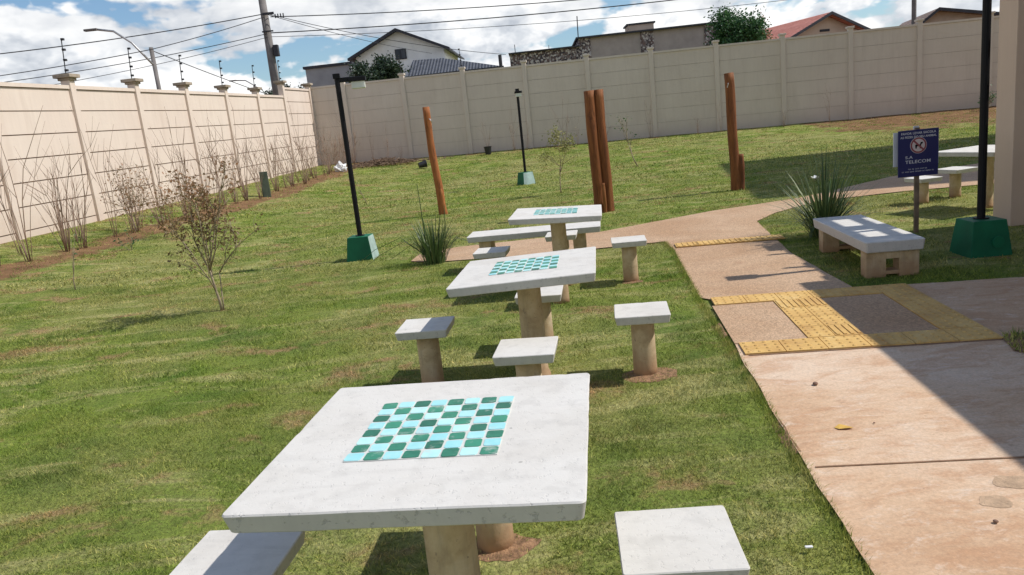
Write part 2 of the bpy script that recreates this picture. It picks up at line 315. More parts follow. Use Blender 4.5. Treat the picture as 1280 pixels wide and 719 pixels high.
# ------------------------------------------------------------------ mesh helpers
class MB:
    def __init__(s): s.v = []; s.f = []; s.m = []; s.t = []
    def add(s, vs, fs, mi=0, tint=.5):
        o = len(s.v); s.v += [tuple(q) for q in vs]
        for f in fs: s.f.append(tuple(i+o for i in f)); s.m.append(mi); s.t.append(tint)
    def box(s, c, d, mi=0, rz=0, top=None):
        hx, hy, hz = d[0]/2, d[1]/2, d[2]/2; k = top if top else 1
        vs = [(-hx,-hy,-hz),(hx,-hy,-hz),(hx,hy,-hz),(-hx,hy,-hz),(-hx*k,-hy*k,hz),(hx*k,-hy*k,hz),(hx*k,hy*k,hz),(-hx*k,hy*k,hz)]
        cr, sr = math.cos(rz), math.sin(rz)
        vs = [(c[0]+x*cr-y*sr, c[1]+x*sr+y*cr, c[2]+z) for x, y, z in vs]
        s.add(vs, [(3,2,1,0),(4,5,6,7),(0,1,5,4),(1,2,6,5),(2,3,7,6),(3,0,4,7)], mi)
    def prism(s, poly, z0, z1, mi=0, ax=None):
        n = len(poly)
        vs = [(x, y, z0) for x, y in poly]+[(x, y, z1) for x, y in poly]
        if ax: vs = [ax(*q) for q in vs]
        s.add(vs, [tuple(range(n-1,-1,-1)), tuple(range(n,2*n))]+[(i,(i+1)%n,n+(i+1)%n,n+i) for i in range(n)], mi)
    def tube(s, pts, rad, n=8, mi=0, cap=True, tint=.5):
        pts = [Vector(p) for p in pts]; rad = rad if isinstance(rad, (list, tuple)) else [rad]*len(pts)
        vs = []; ref = None
        for i, p in enumerate(pts):
            d = (pts[min(i+1, len(pts)-1)]-pts[max(i-1, 0)]).normalized()
            if ref is None or abs(ref.dot(d)) > .95: ref = Vector((1,0,0)) if abs(d.x) < .8 else Vector((0,1,0))
            a = (ref-d*ref.dot(d)).normalized(); b = d.cross(a); ref = a
            for k in range(n):
                t = 2*math.pi*k/n; vs.append(p+(a*math.cos(t)+b*math.sin(t))*rad[i])
        fs = []
        for i in range(len(pts)-1):
            for k in range(n):
                fs.append((i*n+k, i*n+(k+1)%n, (i+1)*n+(k+1)%n, (i+1)*n+k))
        if cap: fs += [tuple(range(n-1,-1,-1)), tuple(range((len(pts)-1)*n, len(pts)*n))]
        s.add(vs, fs, mi, tint)
    def leaf(s, c, sz, mi=0, tint=.5, asp=.5, d=None):
        d = d or Vector((random.gauss(0,1), random.gauss(0,1), random.gauss(0,.7))).normalized()
        w = d.cross(Vector((random.gauss(0,1), random.gauss(0,1), random.gauss(0,1)))).normalized()
        nrm = d.cross(w)
        c = Vector(c); L = d*sz; W = w*sz*asp*.5
        s.add([c, c+L*.5+W+nrm*sz*.06, c+L, c+L*.5-W+nrm*sz*.06], [(0,1,2,3)], mi, tint)
    def build(s, name, mats, parent=None, loc=None, rz=0, smooth=False, bevel=0, tint=False):
        me = bpy.data.meshes.new(name); me.from_pydata(s.v, [], s.f); me.validate(); me.update()
        for m in (mats if isinstance(mats, (list, tuple)) else [mats]): me.materials.append(m)
        if len(me.polygons) == len(s.m): me.polygons.foreach_set('material_index', s.m)
        if tint and len(me.polygons) == len(s.t):
            a = me.attributes.new('tint', 'FLOAT', 'FACE'); a.data.foreach_set('value', s.t)
        if smooth: me.polygons.foreach_set('use_smooth', [True]*len(me.polygons))
        if bevel:
            bm = bmesh.new(); bm.from_mesh(me)
            bmesh.ops.remove_doubles(bm, verts=bm.verts, dist=1e-5)
            es = [e for e in bm.edges if len(e.link_faces) == 2 and e.calc_face_angle() > R(40)]
            bmesh.ops.bevel(bm, geom=es, offset=bevel, segments=2, affect='EDGES', profile=.6, clamp_overlap=True)
            bm.to_mesh(me); bm.free()
        o = bpy.data.objects.new(name, me); COL.objects.link(o)
        if loc is not None: o.location = loc
        o.rotation_euler.z = rz
        if parent: o.parent = parent
        return o
def tag(o, label=None, cat=None, group=None, kind=None):
    if label: o['label'] = label
    if cat: o['category'] = cat
    if group: o['group'] = group
    if kind: o['kind'] = kind
    return o
def empty(name, loc, rz=0, label=None, cat=None, group=None):
    o = bpy.data.objects.new(name, None); COL.objects.link(o); o.location = loc; o.rotation_euler.z = rz
    o.empty_display_size = .1
    return tag(o, label, cat, group)
def dup(o, parent=None):
    c = o.copy(); COL.objects.link(c)
    if parent: c.parent = parent
    for ch in list(o.children): dup(ch, c)
    return c
def slab_mesh(w, d, h, z0, seed, corner=.02, edge=.004):
    """cast slab: rounded corners, worn arrises and a slightly uneven surface"""
    bm = bmesh.new(); bmesh.ops.create_cube(bm, size=1)
    for v in bm.verts: v.co = Vector((v.co.x*w, v.co.y*d, v.co.z*h+z0-h/2))
    for v in bm.verts:                                   # mould draft: the underside is a little smaller
        if v.co.z < z0-h*.5: v.co.x *= 1-.010/w*2; v.co.y *= 1-.010/d*2
    es = [e for e in bm.edges if abs(e.verts[0].co.z-e.verts[1].co.z) > h*.5]
    bmesh.ops.bevel(bm, geom=es, offset=corner, segments=4, affect='EDGES', profile=.5)
    es = [e for e in bm.edges if abs(e.verts[0].co.z-e.verts[1].co.z) < 1e-4 and len(e.link_faces) == 2 and e.calc_face_angle() > R(50)]
    bmesh.ops.bevel(bm, geom=es, offset=edge, segments=1, affect='EDGES', profile=.5)
    long = [e for e in bm.edges if e.calc_length() > .12]
    bmesh.ops.subdivide_edges(bm, edges=long, cuts=int(min(44, max(12, max(w, d)*48))), use_grid_fill=True)
    for v in bm.verts:
        q = v.co*7+Vector((seed*3.1, seed*1.7, 0))
        k = .0010 if abs(v.co.z-z0) < .001 else .0013
        v.co += Vector(mnoise.noise_vector(q))*k
        ex, ey = abs(v.co.x)-w/2, abs(v.co.y)-d/2; rim = max(ex, ey)
        if rim > -.012 and v.co.z > z0-.012:                # chipped, crumbled arrises
            c_ = mnoise.noise(Vector((v.co.x*26+seed*5, v.co.y*26, seed)))+.5*mnoise.noise(Vector((v.co.x*70+seed, v.co.y*70, 3)))
            if c_ > .38:
                kk = min(1, (c_-.38)/.4)
                v.co.z -= .0018*kk; v.co.x *= 1-.003*kk/w; v.co.y *= 1-.003*kk/d
    for f in bm.faces: f.smooth = True
    me = bpy.data.meshes.new('slab'); bm.to_mesh(me); bm.free(); me.set_sharp_from_angle(angle=R(28))
    return me
def meshobj(name, me, mat, parent=None):
    me.name = name; me.materials.clear(); me.materials.append(mat)
    o = bpy.data.objects.new(name, me); COL.objects.link(o)
    if parent: o.parent = parent
    return o

# ------------------------------------------------------------------ ground, paving
def axis(lo, hi, step, far):
    a = list(np.arange(lo, hi+1e-6, step)); d = step; x = hi
    while x < far: d *= 1.5; x += d; a.append(x)
    d = step; x = lo
    while x > -far: d *= 1.5; x -= d; a.insert(0, x)
    return a
xs = axis(-14, 18, .3, 500); ys = axis(-2, 34, .3, 700)
nx, ny = len(xs), len(ys)
gv = []; dirt = []
for y in ys:
    for x in xs:
        z = terrain(x, y)
        p = Vector((x, y, 0))-WC; sb, db = p.dot(BD), p.dot(BN); sl, dl = p.dot(LD), p.dot(LN)
        d = 0.
        d = max(d, .80-abs(dl-1.75)*.75 if sl > 0 else 0)               # planting bed along the left wall
        d = max(d, .50-dl*.35)
        d = max(d, .62-abs(db-.35)*.8)
        if sb > 15: d = max(d, ss((sb-15.5)/5)*(.72-max(0, db-2.)*.075))   # bare bank at the far right
        if -6 < x < -3 and 28 < y < 31: d = max(d, .55)
        z += mnoise.noise(Vector((x*.8, y*.8, 3)))*.018*(1 if (z > .005) else .0)
        gv.append((x, y, z)); dirt.append(max(0, d))
gf = [(j*nx+i, j*nx+i+1, (j+1)*nx+i+1, (j+1)*nx+i) for j in range(ny-1) for i in range(nx-1)]
me = bpy.data.meshes.new('lawn_ground'); me.from_pydata(gv, [], gf); me.update()
a = me.attributes.new('dirt', 'FLOAT', 'POINT'); a.data.foreach_set('value', dirt)
me.polygons.foreach_set('use_smooth', [True]*len(gf)); me.materials.append(M['ground'])
o = bpy.data.objects.new('ground', me); COL.objects.link(o); tag(o, kind='structure', label='lawn ground with bare soil beds along the walls')

def sheet(name, poly, z, mat, label):
    bm = bmesh.new(); vs = [bm.verts.new((x, y, z)) for x, y in poly]
    bm.faces.new(vs); bmesh.ops.triangulate(bm, faces=bm.faces[:])
    bmesh.ops.recalc_face_normals(bm, faces=bm.faces[:])
    if bm.faces[:][0].normal.z < 0: bmesh.ops.reverse_faces(bm, faces=bm.faces[:])
    me = bpy.data.meshes.new(name); bm.to_mesh(me); bm.free(); me.materials.append(mat)
    o = bpy.data.objects.new(name, me); COL.objects.link(o); return tag(o, label=label, kind='structure')
def jag(poly, step=.12, amp=.012):
    out = []
    for i, (a, b) in enumerate(zip(poly, poly[1:]+poly[:1])):
        L = math.dist(a, b); n = max(1, int(L/step)) if L < 9 else 1
        for k in range(n):
            t = k/n; x = a[0]+(b[0]-a[0])*t; y = a[1]+(b[1]-a[1])*t
            q = Vector((x*4, y*4, 1)); nv = mnoise.noise_vector(q)*amp if 0 < k else Vector((0,0,0))
            out.append((x+nv.x, y+nv.y))
    return out
def uv(u, v): p = Vector((1.36, 4.23, 0))+CU*u+CV*v; return (p.x, p.y)
gravel_poly = [uv(-.03, 1.42), *PATH_MAIN[6:]]
sheet('gravel_path', jag(gravel_poly), .012, M['gravel'], 'washed gravel path curving away between the lawns')
conc = [PATH_MAIN[0], *PATH_MAIN[1:6], (1.36, 4.6), uv(-.03, 1.42), (2.585, 5.521), *PLAZA[1:]]
sheet('concrete_path', jag(conc), .016, M['concrete'], 'pinkish dusty concrete path and plaza')
# bed cut into plaza: soil sheet over it
sheet('planting_bed', jag(BED, .08, .03), .022, M['soil'], 'small soil bed in the plaza')
for n_, u0, u1 in (('gravel_infill', -.05, .39), ('gravel_infill', .72, 1.155)):
    sheet(n_, [uv(u0, .235), uv(u1, .235), uv(u1, 1.185), uv(u0, 1.185)], .020, M['gravel'], 'gravel panel inside the yellow tactile tiles')
mb = MB()
mb.box((1.985, 2.68, .0185), (1.70, .009, .003), 0, R(-7.2)); mb.box((3.9, 2.45, .0185), (2.3, .010, .003), 0, R(-6.6))
mb.box((*uv(.70, -.008), .0185), (1.42, .012, .003), 0, YAW)
o = mb.build('paving_joint', M['jointm']); tag(o, 'dark grimy joint lines across the concrete path', kind='structure')
def irregular(name, c, r, z, mat, label, asp=1, n=18):
    poly = [(c[0]+r*asp*math.cos(t)*(1+.35*mnoise.noise(Vector((math.cos(t)*1.5, math.sin(t)*1.5, c[0]*9)))),
             c[1]+r*math.sin(t)*(1+.35*mnoise.noise(Vector((math.cos(t)*1.5, math.sin(t)*1.5, c[0]*9+5))))) for t in [2*math.pi*k/n for k in range(n)]]
    return sheet(name, poly, z, mat, label)
irregular('mortar_patch', (1.62, 2.40), .045, .0172, M['patchm'], 'grey mortar patch on the concrete', 1.1)
irregular('mortar_patch', (1.76, 2.52), .05, .0172, M['patchm'], 'grey mortar patch on the concrete', 1.4)
# tactile tiles with real domes and bars
def tactile(name, cells, label):
    mb = MB()
    for (u, v, du, dv, kind) in cells:
        c = Vector((1.36, 4.23, 0))+CU*(u+du/2)+CV*(v+dv/2)
        mb.box((c.x, c.y, .0165+.005), (du-.005, dv-.005, .011), 0, YAW)
        if kind == 'dot':
            n1, n2 = max(2, round(du/.055)), max(2, round(dv/.055))
            for i in range(n1):
                for j in range(n2):
                    q = c+CU*((i+.5)/n1-.5)*du+CV*((j+.5)/n2-.5)*dv
                    vs = [(q.x+.0135*math.cos(t), q.y+.0135*math.sin(t), .0272) for t in [k*math.pi/3 for k in range(6)]]+[(q.x+.007*math.cos(t), q.y+.007*math.sin(t), .0325) for t in [k*math.pi/3 for k in range(6)]]
                    mb.add(vs, [(k, (k+1)%6, 6+(k+1)%6, 6+k) for k in range(6)]+[tuple(range(6, 12))])
        else:
            along_u = kind == 'baru'
            n = 4; w = (dv if along_u else du)/n
            for i in range(n):
                off = ((i+.5)/n-.5)
                q = c+(CV*off*dv if along_u else CU*off*du)
                mb.box((q.x, q.y, .0295), ((du*.86, w*.42, .0055) if along_u else (w*.42, dv*.86, .0055)), 0, YAW)
    o = mb.build(name, M['tactile']); return tag(o, label, kind='structure')
cells = []
n = 6
for i in range(n): cells.append((-.03+i*1.43/n, 0, 1.43/n, .23, 'dot'))
for i in range(n): cells.append((-.03+i*1.43/n, 1.19, 1.43/n, .23, 'dot'))
for j in range(4):
    cells.append((.39, .235+j*.2387, .165, .2387, 'barv' if j in (3,) else 'dot'))
    cells.append((.555, .235+j*.2387, .165, .2387, 'dot' if j in (1, 2) else 'barv'))
    cells.append((1.16, .235+j*.2387, .24, .2387, 'dot'))
tactile('tactile_paving', cells, 'yellow tactile tiles laid as a double square')
cells = [(-.055+i*.225, 3.74+.0*i, .235, .23, 'barv') for i in range(5)]
tactile('tactile_strip', cells, 'yellow tactile strip crossing the gravel path')
# soil lip along the path's lawn edge
mb = MB()
le = PATH_MAIN[1:9]
pts = []
for a_, b_ in zip(le, le[1:]):
    L = math.dist(a_, b_); n = max(1, int(L/.05))
    pts += [(a_[0]+(b_[0]-a_[0])*k/n, a_[1]+(b_[1]-a_[1])*k/n) for k in range(n)]
prev = None
for i, (x, y) in enumerate(pts):
    k_ = mnoise.noise(Vector((x*1.7, y*1.7, 0)))+.35*mnoise.noise(Vector((x*7, y*7, 2)))
    if k_ < .02 or y > 5: prev = None; continue
    w = .004+.05*(k_-.02); e = .012*mnoise.noise(Vector((x*9, y*9, 4)))
    cur = [(x-w-.02, y, .001), (x-w*.5, y, .010+.010*mnoise.noise(Vector((x*25, y*25, 9)))), (x+.004+e, y, .0175), (x+.010+e, y, .0165)]
    if prev: mb.add(prev+cur, [(k, k+1, 5+k, 4+k) for k in range(3)])
    prev = cur
o = mb.build('soil_edge', M['soil'], smooth=True); tag(o, 'red soil lip between lawn and path', kind='stuff')

# ------------------------------------------------------------------ grass blades (uncountable)
def scatter(n, xr, yr, keep=None):
    x = rng.uniform(*xr, n); y = rng.uniform(*yr, n)
    k = ~inpoly(x, y, PAVED)
    # only what the picture could plausibly see, with a margin
    k &= (x > -.78*y-1.6) & (x < .72*y+1.5)
    p = np.stack([x-WC.x, y-WC.y], 1)
    db = p@np.array([BN.x, BN.y]); dl = p@np.array([LN.x, LN.y])
    k &= (db > .15) & (dl > .15)
    return x[k], y[k]
def fnoise(x, y, s, z=0.): return np.array([mnoise.noise((a*s, b*s, z)) for a, b in zip(x, y)])
allv = []; allt = []
def blades(n, xr, yr, h, w, flop, thin=.5):
    x, y = scatter(n, xr, yr)
    p = np.stack([x-WC.x, y-WC.y], 1); db = p@np.array([BN.x, BN.y]); dl = p@np.array([LN.x, LN.y]); sb = p@np.array([BD.x, BD.y])
    bare = fnoise(x, y, 1.6, 2.)+.5*fnoise(x, y, 5, 7.)
    lim = np.full(len(x), .52)
    lim = np.where(np.abs(dl-1.75) < .5, -.25, lim); lim = np.where(db < .8, -.1, lim)
    lim = np.where((sb > 16) & (db < 5.6+rng.normal(0, 1.4, len(x))), -.2, lim)
    k = (bare < lim) | (rng.random(len(x)) < .18)
    x, y, bare = x[k], y[k], bare[k]
    z = np.array([terrain(a, b) for a, b in zip(x, y)])-.004
    m = len(x)
    hh = h*rng.uniform(.4, 1.25, m)*(.8+.55*np.clip(fnoise(x, y, 3.2, 11.)+fnoise(x, y, 8, 5.)*.7, -.4, 1.2))*(1-.25*np.clip(bare*1.5, 0, 1)); ww = w*rng.uniform(.7, 1.3, m)
    a = rng.uniform(0, 2*np.pi, m); lean = hh*rng.uniform(.2, flop, m); la = rng.uniform(0, 2*np.pi, m)
    dx, dy = np.cos(a)*ww/2, np.sin(a)*ww/2
    v = np.empty((m, 3, 3))
    v[:, 0] = np.stack([x-dx, y-dy, z], 1); v[:, 1] = np.stack([x+dx, y+dy, z], 1)
    v[:, 2] = np.stack([x+np.cos(la)*lean, y+np.sin(la)*lean, z+hh], 1)
    allv.append(v.reshape(-1, 3)); t = np.clip(rng.beta(1.5, 1.9, m)+.12*(bare > .3), 0, 1); allt.append(t)
blades(240000, (-3.6, 1.35), (1.0, 4.6), .026, .0042, 1.4)
blades(230000, (-7.5, 3.6), (4.6, 9.2), .030, .0065, 1.5)
blades(60000, (2.4, 8.5), (5.2, 11), .032, .008, 1.5)
blades(170000, (-10, 12), (9.2, 16), .036, .013, 1.6)
blades(170000, (-10, 21), (16, 30), .045, .022, 1.6)
ne = 8000; ti = rng.integers(0, len(pts)-1, ne); px_ = np.array([q[0] for q in pts])[ti]; py_ = np.array([q[1] for q in pts])[ti]+rng.uniform(0, .05, ne)
px_ = px_-np.abs(rng.normal(0, .03, ne))+.006; ae = rng.uniform(0, 6.28, ne); ve = np.empty((ne, 3, 3)); we = .0022
ve[:, 0] = np.stack([px_-np.cos(ae)*we, py_-np.sin(ae)*we, np.full(ne, .0)], 1); ve[:, 1] = np.stack([px_+np.cos(ae)*we, py_+np.sin(ae)*we, np.full(ne, .0)], 1)
ve[:, 2] = np.stack([px_+rng.normal(.006, .014, ne), py_+rng.normal(0, .014, ne), rng.uniform(.016, .038, ne)], 1)
allv.append(ve.reshape(-1, 3)); allt.append(np.clip(rng.beta(2.2, 1.6, ne), 0, 1))
x_, y_ = rng.uniform(2.6, 4.3, 5000), rng.uniform(3.4, 4.15, 5000)
k_ = inpoly(x_, y_, BED); x_, y_ = x_[k_], y_[k_]
m_ = len(x_); a_ = rng.uniform(0, 6.28, m_); v_ = np.empty((m_, 3, 3))
v_[:, 0] = np.stack([x_-np.cos(a_)*.003, y_-np.sin(a_)*.003, np.full(m_, .02)], 1); v_[:, 1] = np.stack([x_+np.cos(a_)*.003, y_+np.sin(a_)*.003, np.full(m_, .02)], 1)
v_[:, 2] = np.stack([x_+rng.normal(0, .02, m_), y_+rng.normal(0, .02, m_), .02+rng.uniform(.02, .06, m_)], 1)
allv.append(v_.reshape(-1, 3)); allt.append(rng.random(m_))
V = np.concatenate(allv).astype(np.float32); T = np.concatenate(allt).astype(np.float32); nb = len(T)
me = bpy.data.meshes.new('grass_blades'); me.vertices.add(nb*3); me.vertices.foreach_set('co', V.ravel())
me.loops.add(nb*3); me.loops.foreach_set('vertex_index', np.arange(nb*3, dtype=np.int32))
me.polygons.add(nb); me.polygons.foreach_set('loop_start', np.arange(0, nb*3, 3, dtype=np.int32))
me.update(calc_edges=True)
at = me.attributes.new('tint', 'FLOAT', 'FACE'); at.data.foreach_set('value', T)
me.materials.append(M['blade'])
o = bpy.data.objects.new('grass', me); COL.objects.link(o)
tag(o, 'short mown lawn grass, patchy green and straw coloured', 'grass', kind='stuff')

# ------------------------------------------------------------------ chess tables and stools
def pedestal_mb(r, h):
    mb = MB(); n = 24
    prof = [(r*1.22, 0), (r*1.16, .03), (r, .06), (r*.985, h*.5), (r*.97, h-.075), (r*1.03, h-.05), (r*1.25, h-.025), (r*1.6, h-.008), (r*1.65, h)]
    mb.tube([(0, 0, z) for _, z in prof], [q for q, _ in prof], n); return mb
def chess_mb(size):
    mb = MB(); c = size/8
    mb.box((0, 0, -.0005), (size-.004, size-.004, .003), 2)
    for i in range(8):
        for j in range(8):
            d = (i+j) % 2
            q = ((i-3.5)*c+random.gauss(0, .0008), (j-3.5)*c+random.gauss(0, .0008), .0022)
            w_, h_ = c*random.uniform(.84, .90), c*random.uniform(.84, .90); k_ = .10*c; a_ = random.gauss(0, .02); tn = random.random()
            if not d and i == 7: tn *= .4
            pl = [(-w_/2+k_, -h_/2), (w_/2-k_, -h_/2), (w_/2, -h_/2+k_), (w_/2, h_/2-k_), (w_/2-k_, h_/2), (-w_/2+k_, h_/2), (-w_/2, h_/2-k_), (-w_/2, -h_/2+k_)]
            pl = [(q[0]+x*math.cos(a_)-y*math.sin(a_)+random.gauss(0, .0004), q[1]+x*math.sin(a_)+y*math.cos(a_)+random.gauss(0, .0004)) for x, y in pl]
            n0 = len(mb.f); mb.prism(pl, .0005, .0026+random.uniform(-.0005, .0005), 0 if d else 1)
            for e_ in range(n0, len(mb.f)): mb.t[e_] = tn
    return mb
STONE = dict()
def chess_table(x, y, ztop, label, tilt=0., yaw=YAW, seed=1, board=True, z0=0.):
    t = empty('chess_table', (x, y, z0), yaw, label, 'table', 'concrete chess tables')
    top = meshobj('tabletop', slab_mesh(.805, .805, .05, 0., seed, .014), M['cement'], t)
    top.location = (0, 0, ztop-z0); top.rotation_euler = (0, tilt, 0)
    if board:
        cb = chess_mb(.39).build('chessboard', [M['tile_dark'], M['tile_light'], M['grout']], top, tint=True)
        cb.location = (-.008, .034 if seed < 3 else .02, .0012)
    pedestal_mb(.071, ztop-z0-.045).build('pedestal', M['column'], t, smooth=True)
    return t
chess_table(-.24, 1.863, .7215, 'large white square chess table nearest the camera, aqua and green checkerboard fully in view', 0, YAW, 1)
chess_table(.095, 4.27, .684, 'white chess table in the middle of the row, its left corner tilted down', R(-2.0), YAW, 2)
chess_table(.474, 6.76, .681, 'white chess table at the far end of the row, just before the long backless bench', R(2.4), YAW, 3)
chess_table(5.50, 8.50, .67, 'pale concrete table half hidden behind the black lamp pole beside the sign', 0, R(18), 4, board=False)

def make_stool(x, y, label, h=.385, seed=1, yaw=YAW, s=.31, group='concrete stools around the chess tables'):
    t = empty('concrete_stool', (x, y, terrain(x, y)), yaw+random.gauss(0, .02), label, 'stool', group)
    st = meshobj('seat', slab_mesh(s, s, .05, 0, seed+10, .009, .0035), M['cement'], t); st.location.z = h
    mb = MB(); prof = [(.070, -.02), (.068, .04), (.0665, h*.5), (.066, h-.048)]
    mb.tube([(0, 0, z) for _, z in prof], [q for q, _ in prof], 24); mb.build('stool_column', M['column'], t, smooth=True)
    return t
make_stool(.362, 1.79, 'square stool at the bottom edge, right of the nearest chess table', seed=1)
make_stool(-.86, 1.93, 'stool at the bottom left, half shaded by the nearest chess table', seed=2)
make_stool(-.157, 2.50, 'stool hidden under the nearest tabletop, only its lit column showing behind the pedestal', seed=3)
make_stool(.04, 3.67, 'stool standing between the nearest and middle chess tables, seat fully sunlit', seed=4)
make_stool(-.535, 4.34, 'stool left of the middle chess table, seat split between sun and shade', seed=5)
make_stool(.722, 4.16, 'stool right of the middle chess table with reddish soil round its foot', seed=6)
make_stool(.180, 4.92, 'stool behind the middle chess table, seat seen under the tabletop edge', seed=7)
make_stool(.400, 6.12, 'stool before the far chess table, only its tan column seen under the middle tabletop', seed=8)
make_stool(-.150, 6.84, 'stool left of the far chess table, seat split between sun and shade', seed=9)
make_stool(1.08, 6.64, 'stool right of the far chess table, next to the lawn edge and path', seed=10)
make_stool(.545, 7.40, 'stool behind the far chess table, in front of the long bench', seed=11)
make_stool(5.22, 9.30, 'short stool just right of the sign, in front of the taller stool', .32, 12, R(10))
make_stool(5.76, 9.52, 'taller stool between the sign and the black lamp pole', .365, 13, R(18), .36)

# rings of bare soil at the feet of some stools
for x, y, r in ((.735, 4.12, .125), (-.13, 2.47, .09), (1.08, 6.60, .08)):
    if r:
        mb = MB(); n = 22; ring = [(x+r*1.3*math.cos(t)*(1+.3*mnoise.noise(Vector((math.cos(t)*2+x, math.sin(t)*2, y)))), y+r*math.sin(t)*(1+.3*mnoise.noise(Vector((math.cos(t)*2, math.sin(t)*2+y, x)))), .002) for t in [2*math.pi*k/n for k in range(n)]]
        inn = [(x+(q[0]-x)*.5, y+(q[1]-y)*.5, .003+.008*random.random()) for q in ring]
        mb.add(ring+inn+[(x, y, .012)], [(k, (k+1)%n, n+(k+1)%n, n+k) for k in range(n)]+[(n+k, n+(k+1)%n, 2*n) for k in range(n)])
        tag(mb.build('bare_soil', M['soil'], smooth=True), 'bare reddish soil at the foot of a column', kind='stuff')

# long bench behind the far table
b = empty('concrete_bench', (.30, 7.92, 0), YAW, 'long backless white bench on the gravel behind the far chess table', 'bench')
s = meshobj('seat', slab_mesh(1.40, .42, .062, 0, 31, .012), M['cement'], b); s.location.z = .385
for sx in (-.52, .47):
    mb = MB(); mb.box((0, 0, .16), (.13, .30, .33)); l = mb.build('leg', M['column'], b, bevel=.008); l.location = (sx, 0, 0)
# bench under the canopy
b = empty('concrete_bench', (3.10, 6.45, 0), YAW+R(.5), 'low heavy bench in the dappled shade by the sign, on panel legs with square openings', 'bench')
s = meshobj('seat', slab_mesh(.45, 1.45, .088, 0, 32, .016, .006), M['cement'], b); s.location.z = .30
for sy in (-.60, .55):
    mb = MB(); mb.box((-.125, 0, .10), (.15, .13, .24)); mb.box((.125, 0, .10), (.15, .13, .24)); mb.box((0, 0, .18), (.10, .13, .065))
    mb.box((0, 0, .035), (.10, .12, .03))
    l = mb.build('leg', M['column'], b, bevel=.004); l.location = (0, sy, 0)

# ------------------------------------------------------------------ lamps
def lamp(x, y, yaw, head_dir, label, pale=True, hlen=.34):
    t = empty('garden_lamp', (x, y, terrain(x, y)), 0, label, 'lamp', 'black lamps on green concrete feet')
    mb = MB(); a, c, h = .175, .135, .30
    vs = [(-a,-a,-.03),(a,-a,-.03),(a,a,-.03),(-a,a,-.03),(-c,-c,h),(c,-c,h),(c,c,h),(-c,c,h)]
    mb.add(vs, [(4,5,6,7),(0,1,5,4),(2,3,7,6),(3,0,4,7)], 0); mb.add([vs[i] for i in (1,2,6,5)], [(0,1,2,3)], 1 if pale else 0)  # sun-side face gets the painted glint colour
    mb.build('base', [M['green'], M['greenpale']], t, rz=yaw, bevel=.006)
    mb = MB(); mb.tube([(0,0,.295),(0,0,.31)], .06, 12); mb.tube([(0,0,.31),(0,0,2.26)], .032, 12); mb.build('pole', M['black'], t, smooth=False)
    d = Vector((math.cos(head_dir), math.sin(head_dir), 0))
    hd = empty('lamp_head', (0,0,0)); hd.parent = t; hd.rotation_euler.z = head_dir
    mb = MB(); mb.box((0, 0, 2.285), (.085, .085, .06)); mb.box((hlen*.5, 0, 2.235), (hlen, .05, .055)); mb.box((hlen*.72, 0, 2.225), (hlen*.62, .17, .05))
    mb.build('housing', M['black'], hd, bevel=.005)
    mb = MB(); mb.box((hlen*.74, 0, 2.16), (hlen*.48, .13, .085), 0, 0); mb.build('lens', M['lens'], hd, bevel=.006)
    if not pale:
        mb = MB(); mb.tube([(.05, -.158, .12), (.05, -.175, .12)], .05, 14); cv = mb.build('cover_plate', M['green'], t); cv.rotation_euler.z = yaw
    return t
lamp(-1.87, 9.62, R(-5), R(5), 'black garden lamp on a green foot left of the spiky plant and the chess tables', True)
lamp(.63, 18.85, R(-62), R(-85), 'small far black garden lamp on a green foot with a painted-in sunlit face out on the lawn', True, .22)
lamp(4.02, 6.27, R(-3), R(175), 'close black lamp pole on a large dark green foot, by the beige pillar', False)

# ------------------------------------------------------------------ wooden posts
def log_mb(p0, p1, r0, r1, n=14, seed=0):
    mb = MB(); p0, p1 = Vector(p0), Vector(p1); m = 16; pts = []; rad = []
    for i in range(m+1):
        t = i/m; q = p0.lerp(p1, t)
        q += Vector((mnoise.noise(Vector((t*2.2, seed, 0)))*.03, mnoise.noise(Vector((t*2.2, seed, 5)))*.03, 0))
        pts.append(q); rad.append((r0+(r1-r0)*t)*(1+.07*mnoise.noise(Vector((t*6, seed, 9)))))
    mb.tube(pts, rad, n); return mb
p = empty('log_post', (-1.17, 13.9, 0), 0, 'slim leaning orange log post rising behind the spiky plant, forked at its foot', 'post', 'upright eucalyptus log posts')
log_mb((.04, 0, -.1), (-.03, 0, 1.95), .075, .062, seed=1).build('trunk', M['log_orange'], p, smooth=True)
log_mb((.10, -.03, -.1), (.03, -.02, .62), .06, .03, seed=2).build('side_log', M['log_orange'], p, smooth=True)
mb = MB(); mb.tube([(.01, -.06, 1.74), (.03, -.12, 1.73), (.05, -.13, 1.70), (.05, -.10, 1.67)], .008, 6); mb.build('hook', M['steel'], p)
p = empty('log_post', (1.56, 11.75, 0), 0, 'thick double log post, two orange trunks strapped side by side on the lawn', 'post', 'upright eucalyptus log posts')
log_mb((-.055, 0, -.1), (-.085, 0, 1.86), .085, .082, seed=3).build('trunk', M['log'], p, smooth=True)
log_mb((.095, .03, -.12), (.055, .02, 1.865), .085, .078, seed=4).build('trunk', M['log'], p, smooth=True)
log_mb((.02, -.09, -.1), (.01, -.085, .46), .03, .026, seed=8).build('side_log', M['log'], p, smooth=True)
p = empty('log_post', (3.97, 12.8, 0), 0, 'single straight log post with a short stump at its foot, where the lawn is shaded', 'post', 'upright eucalyptus log posts')
log_mb((0, 0, -.1), (-.03, 0, 1.94), .085, .078, seed=5).build('trunk', M['log'], p, smooth=True)
log_mb((.10, -.04, -.1), (.10, -.02, .60), .055, .05, seed=6).build('side_log', M['log'], p, smooth=True)
mb = MB(); mb.tube([(-.07, -.06, 1.78), (-.09, -.12, 1.76), (-.10, -.10, 1.71)], .008, 6); mb.build('hook', M['steel'], p)

